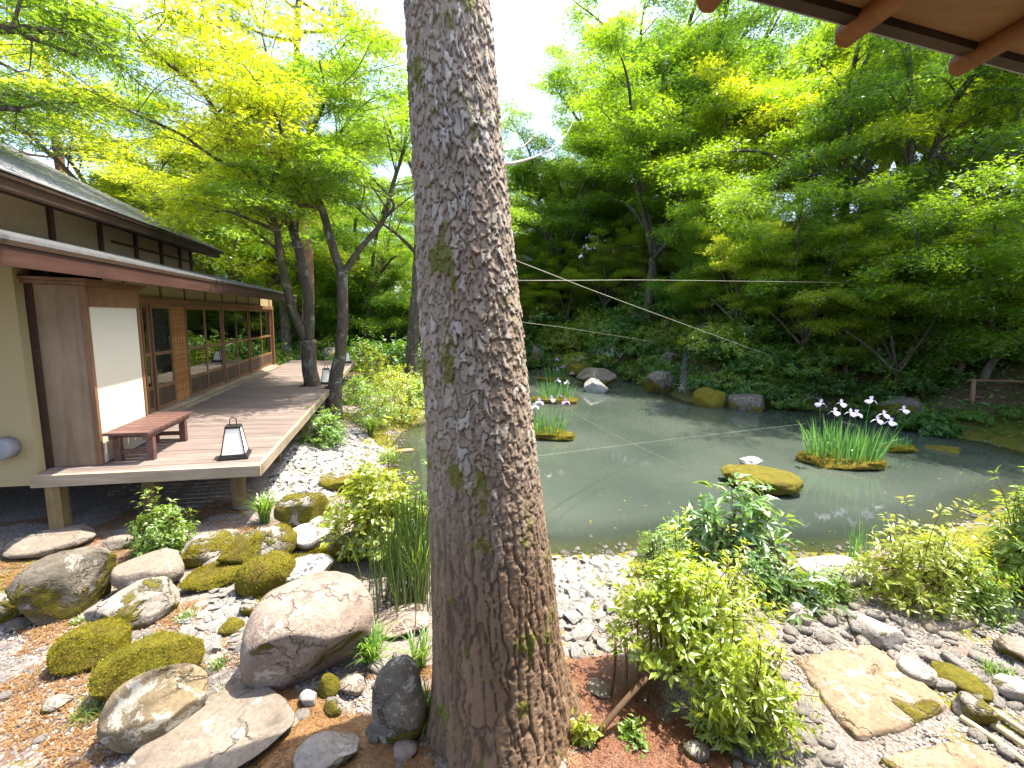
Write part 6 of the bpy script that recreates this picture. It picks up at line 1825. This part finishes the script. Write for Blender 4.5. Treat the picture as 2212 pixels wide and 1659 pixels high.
# understory behind the deck and along the left bank
for q, (x, dist) in enumerate([(590, 21), (640, 22.5), (560, 23), (690, 24), (740, 21.5), (790, 22), (830, 24), (880, 22), (930, 23), (970, 26), (1010, 24), (1060, 28), (1100, 30), (1140, 31), (760, 27), (850, 28), (610, 27), (520, 26), (480, 32), (560, 34), (640, 33), (700, 35), (770, 33), (830, 36), (900, 34), (960, 36), (1020, 38), (1080, 40), (600, 40), (680, 42), (750, 41), (820, 43), (880, 42), (500, 40), (440, 38)]):
    bank_shrub('dark' if q % 3 else 'fresh', far_pt(x, dist), rg.uniform(0.9, 1.6) * (1.0 if dist < 31 else 1.9), q * 0.8, ('light green' if q % 3 == 0 else 'dark') + ' shrub of the thicket beyond the end of the deck', 'thicket beyond the deck')
# ground cover of the wooded slope
def cover(name, label, n, rect, seed, mat, L, cond):
    rg = np.random.default_rng(seed); X = rg.uniform((rect[0], rect[2]), (rect[1], rect[3]), (n, 2)); d = pond_dist(X[:, 0], X[:, 1]); m = cond(X, d)
    X = X[m]; z = ground_z(X[:, 0], X[:, 1], d[m]); k = len(X); b = MB()
    Dn = rg.normal(0, 1, (k, 3)); Nn = np.array([0, -0.3, 1.0]) + rg.normal(0, 0.5, (k, 3))
    leaves(b, np.c_[X, z + rg.uniform(0.02, 0.25, k)], Nn, Dn, L * rg.uniform(0.6, 1.3, k), 0.5, 'kite', rg.uniform(0, 1, k))
    o = b.build(name, M[mat]); o['kind'] = 'stuff'; o['label'] = label
cover('ground_cover', 'dark leafy ground cover of the wooded slope', 60000, (1, 26, 8, 34), 1, 'shrub', 0.16, lambda X, d: (d > 0.1) & (d < 14) & (X[:, 0] / X[:, 1] < 1.4))
cover('ground_cover', 'leafy ground cover under the trees of the left bank', 26000, (-14, 3, 13, 34), 2, 'bright', 0.13, lambda X, d: (d > 0.4) & (X @ np.array(DW[:2]) > -1.3))

# small waterfall: thin sheets following the slope over dark rock
s0 = shore_at(1487)
w0 = far_pt(1487, s0 + 0.6)
b = MB(); V = []; n = 22
dv = ray(1487, 700)[:2]; dv = dv / np.linalg.norm(dv)
prev = None
for k in range(n):
    t = k / (n - 1); di = s0 + 0.5 + 5.6 * (t if (k // 5) % 2 else t * 0.985)
    step = math.floor(t * 3) / 3 + 0.22 * (t * 3 % 1) ** 3
    di = s0 + 0.5 + 5.6 * (0.65 * step + 0.35 * t)
    x, y = dv * di; z = max(gz(x, y), WATER) + 0.12 + (t - step) * 1.2
    cpt = np.array([x, y, z]) - w0; sd = np.array([dv[1], -dv[0], 0]) * (0.13 + 0.03 * math.sin(k * 1.7))
    V += [cpt - sd, cpt - np.array([dv[0], dv[1], 0]) * 0.06, cpt + sd]
F = np.array([(3 * k + j, 3 * k + j + 1, 3 * k + j + 4, 3 * k + j + 3) for k in range(n - 1) for j in (0, 1)])
b.add(V, F)
t_ = NT('falling_water'); _n = t_.noise(t_.mapping(t_.coord('Object'), (14, 14, 1.0)), 1.0, 5, 0.7)
_wp = t_.principled((0.16, 0.18, 0.18), 0.25, 0.5); _tp = t_.node('ShaderNodeBsdfTransparent').outputs[0]
wf = b.build('waterfall', t_.done(t_.node('ShaderNodeMixShader', {0: t_.ramp(_n, [(0.35, 0.15), (0.7, 0.7)]), 1: _tp, 2: _wp}).outputs[0]), None, True, w0)
tag(wf, 'thin waterfall trickling down the dark rock on the far bank', 'waterfall')
for q, (off, dd_, sz, lb) in enumerate([(-0.95, 1.6, 0.9, 'dark wet rock low on the left of the waterfall'), (0.9, 1.9, 0.8, 'dark wet rock low on the right of the waterfall'), (-0.8, 4.0, 1.0, 'dark wet rock high on the left of the waterfall'), (0.85, 4.4, 0.95, 'dark wet rock high on the right of the waterfall')]):
    x, y = dv * (s0 + dd_) + np.array([dv[1], -dv[0]]) * off
    rock('rock', lb, 'rock', (x, y, gz(x, y)), sz * 1.5, sz * 1.3, sz * 1.1, q * 1.3, 'rock_dark', 340 + q, sink=0.3)

# rail fence at the right edge
def px_y(p):
    v_ = np.asarray(p, float) - EYE
    return CY - FPX * float(v_ @ UP) / float(v_ @ FWD)
_t = shore_at(2104)
while px_y(far_pt(2104, _t)) > 897 and _t < 30:
    _t += 0.1
fb = far_pt(2104, _t); FY = fb[1]
fence = empty('rail_fence', (fb[0], fb[1], min(fb[2], gz(fb[0], fb[1]))))
tag(fence, 'low wooden rail fence at the right edge on the shaded shore', 'fence')
fo = np.array(fence.location)
for (x, y0, y1, Y) in ((2104, 818, 900, FY), (2235, 820, 910, FY - 0.7)):
    t_ = D(x, y0, Y); e = D(x - 6, y1, Y); e[2] = min(e[2], gz(e[0], e[1]) - 0.1)
    b = MB(); b.tube([e - fo, (e + t_) / 2 - fo, t_ - fo], 0.055, 10); b.build('post', M['rail'], fence, True)
for (ya, yb) in ((822, 826), (858, 862), (884, 892)):
    b = MB(); b.tube(spline([D(2092, ya, FY + 0.06) - fo, D(2170, (ya + yb) / 2 - 1, FY - 0.34) - fo, D(2260, yb, FY - 0.84) - fo], 8), 0.036, 8); b.build('rail', M['rail'], fence, True)

# little hut with a pale roof far behind, right of the trunk
hp_ = D(1126, 566, 34.0); gb = gz(hp_[0], hp_[1]); hut = empty('garden_hut', (hp_[0], hp_[1], gb))
tag(hut, 'tiny pale-roofed hut far back right beside the trunk', 'hut')
zt = hp_[2] - gb
b = MB(); b.box((-0.7, -0.6, -0.2), (0.7, 0.6, zt)); b.build('wall', M['shaded_plaster'], hut)
b = MB(); b.add([(-0.95, -0.85, zt), (0.95, -0.85, zt), (0.95, 0.85, zt), (-0.95, 0.85, zt), (-0.3, 0, zt + 0.5), (0.3, 0, zt + 0.5)], [np.array([(0, 1, 5, 4), (2, 3, 4, 5), (3, 2, 1, 0)]), np.array([(1, 2, 5), (3, 0, 4)])]); b.build('roof', M['hut_roof'], hut)
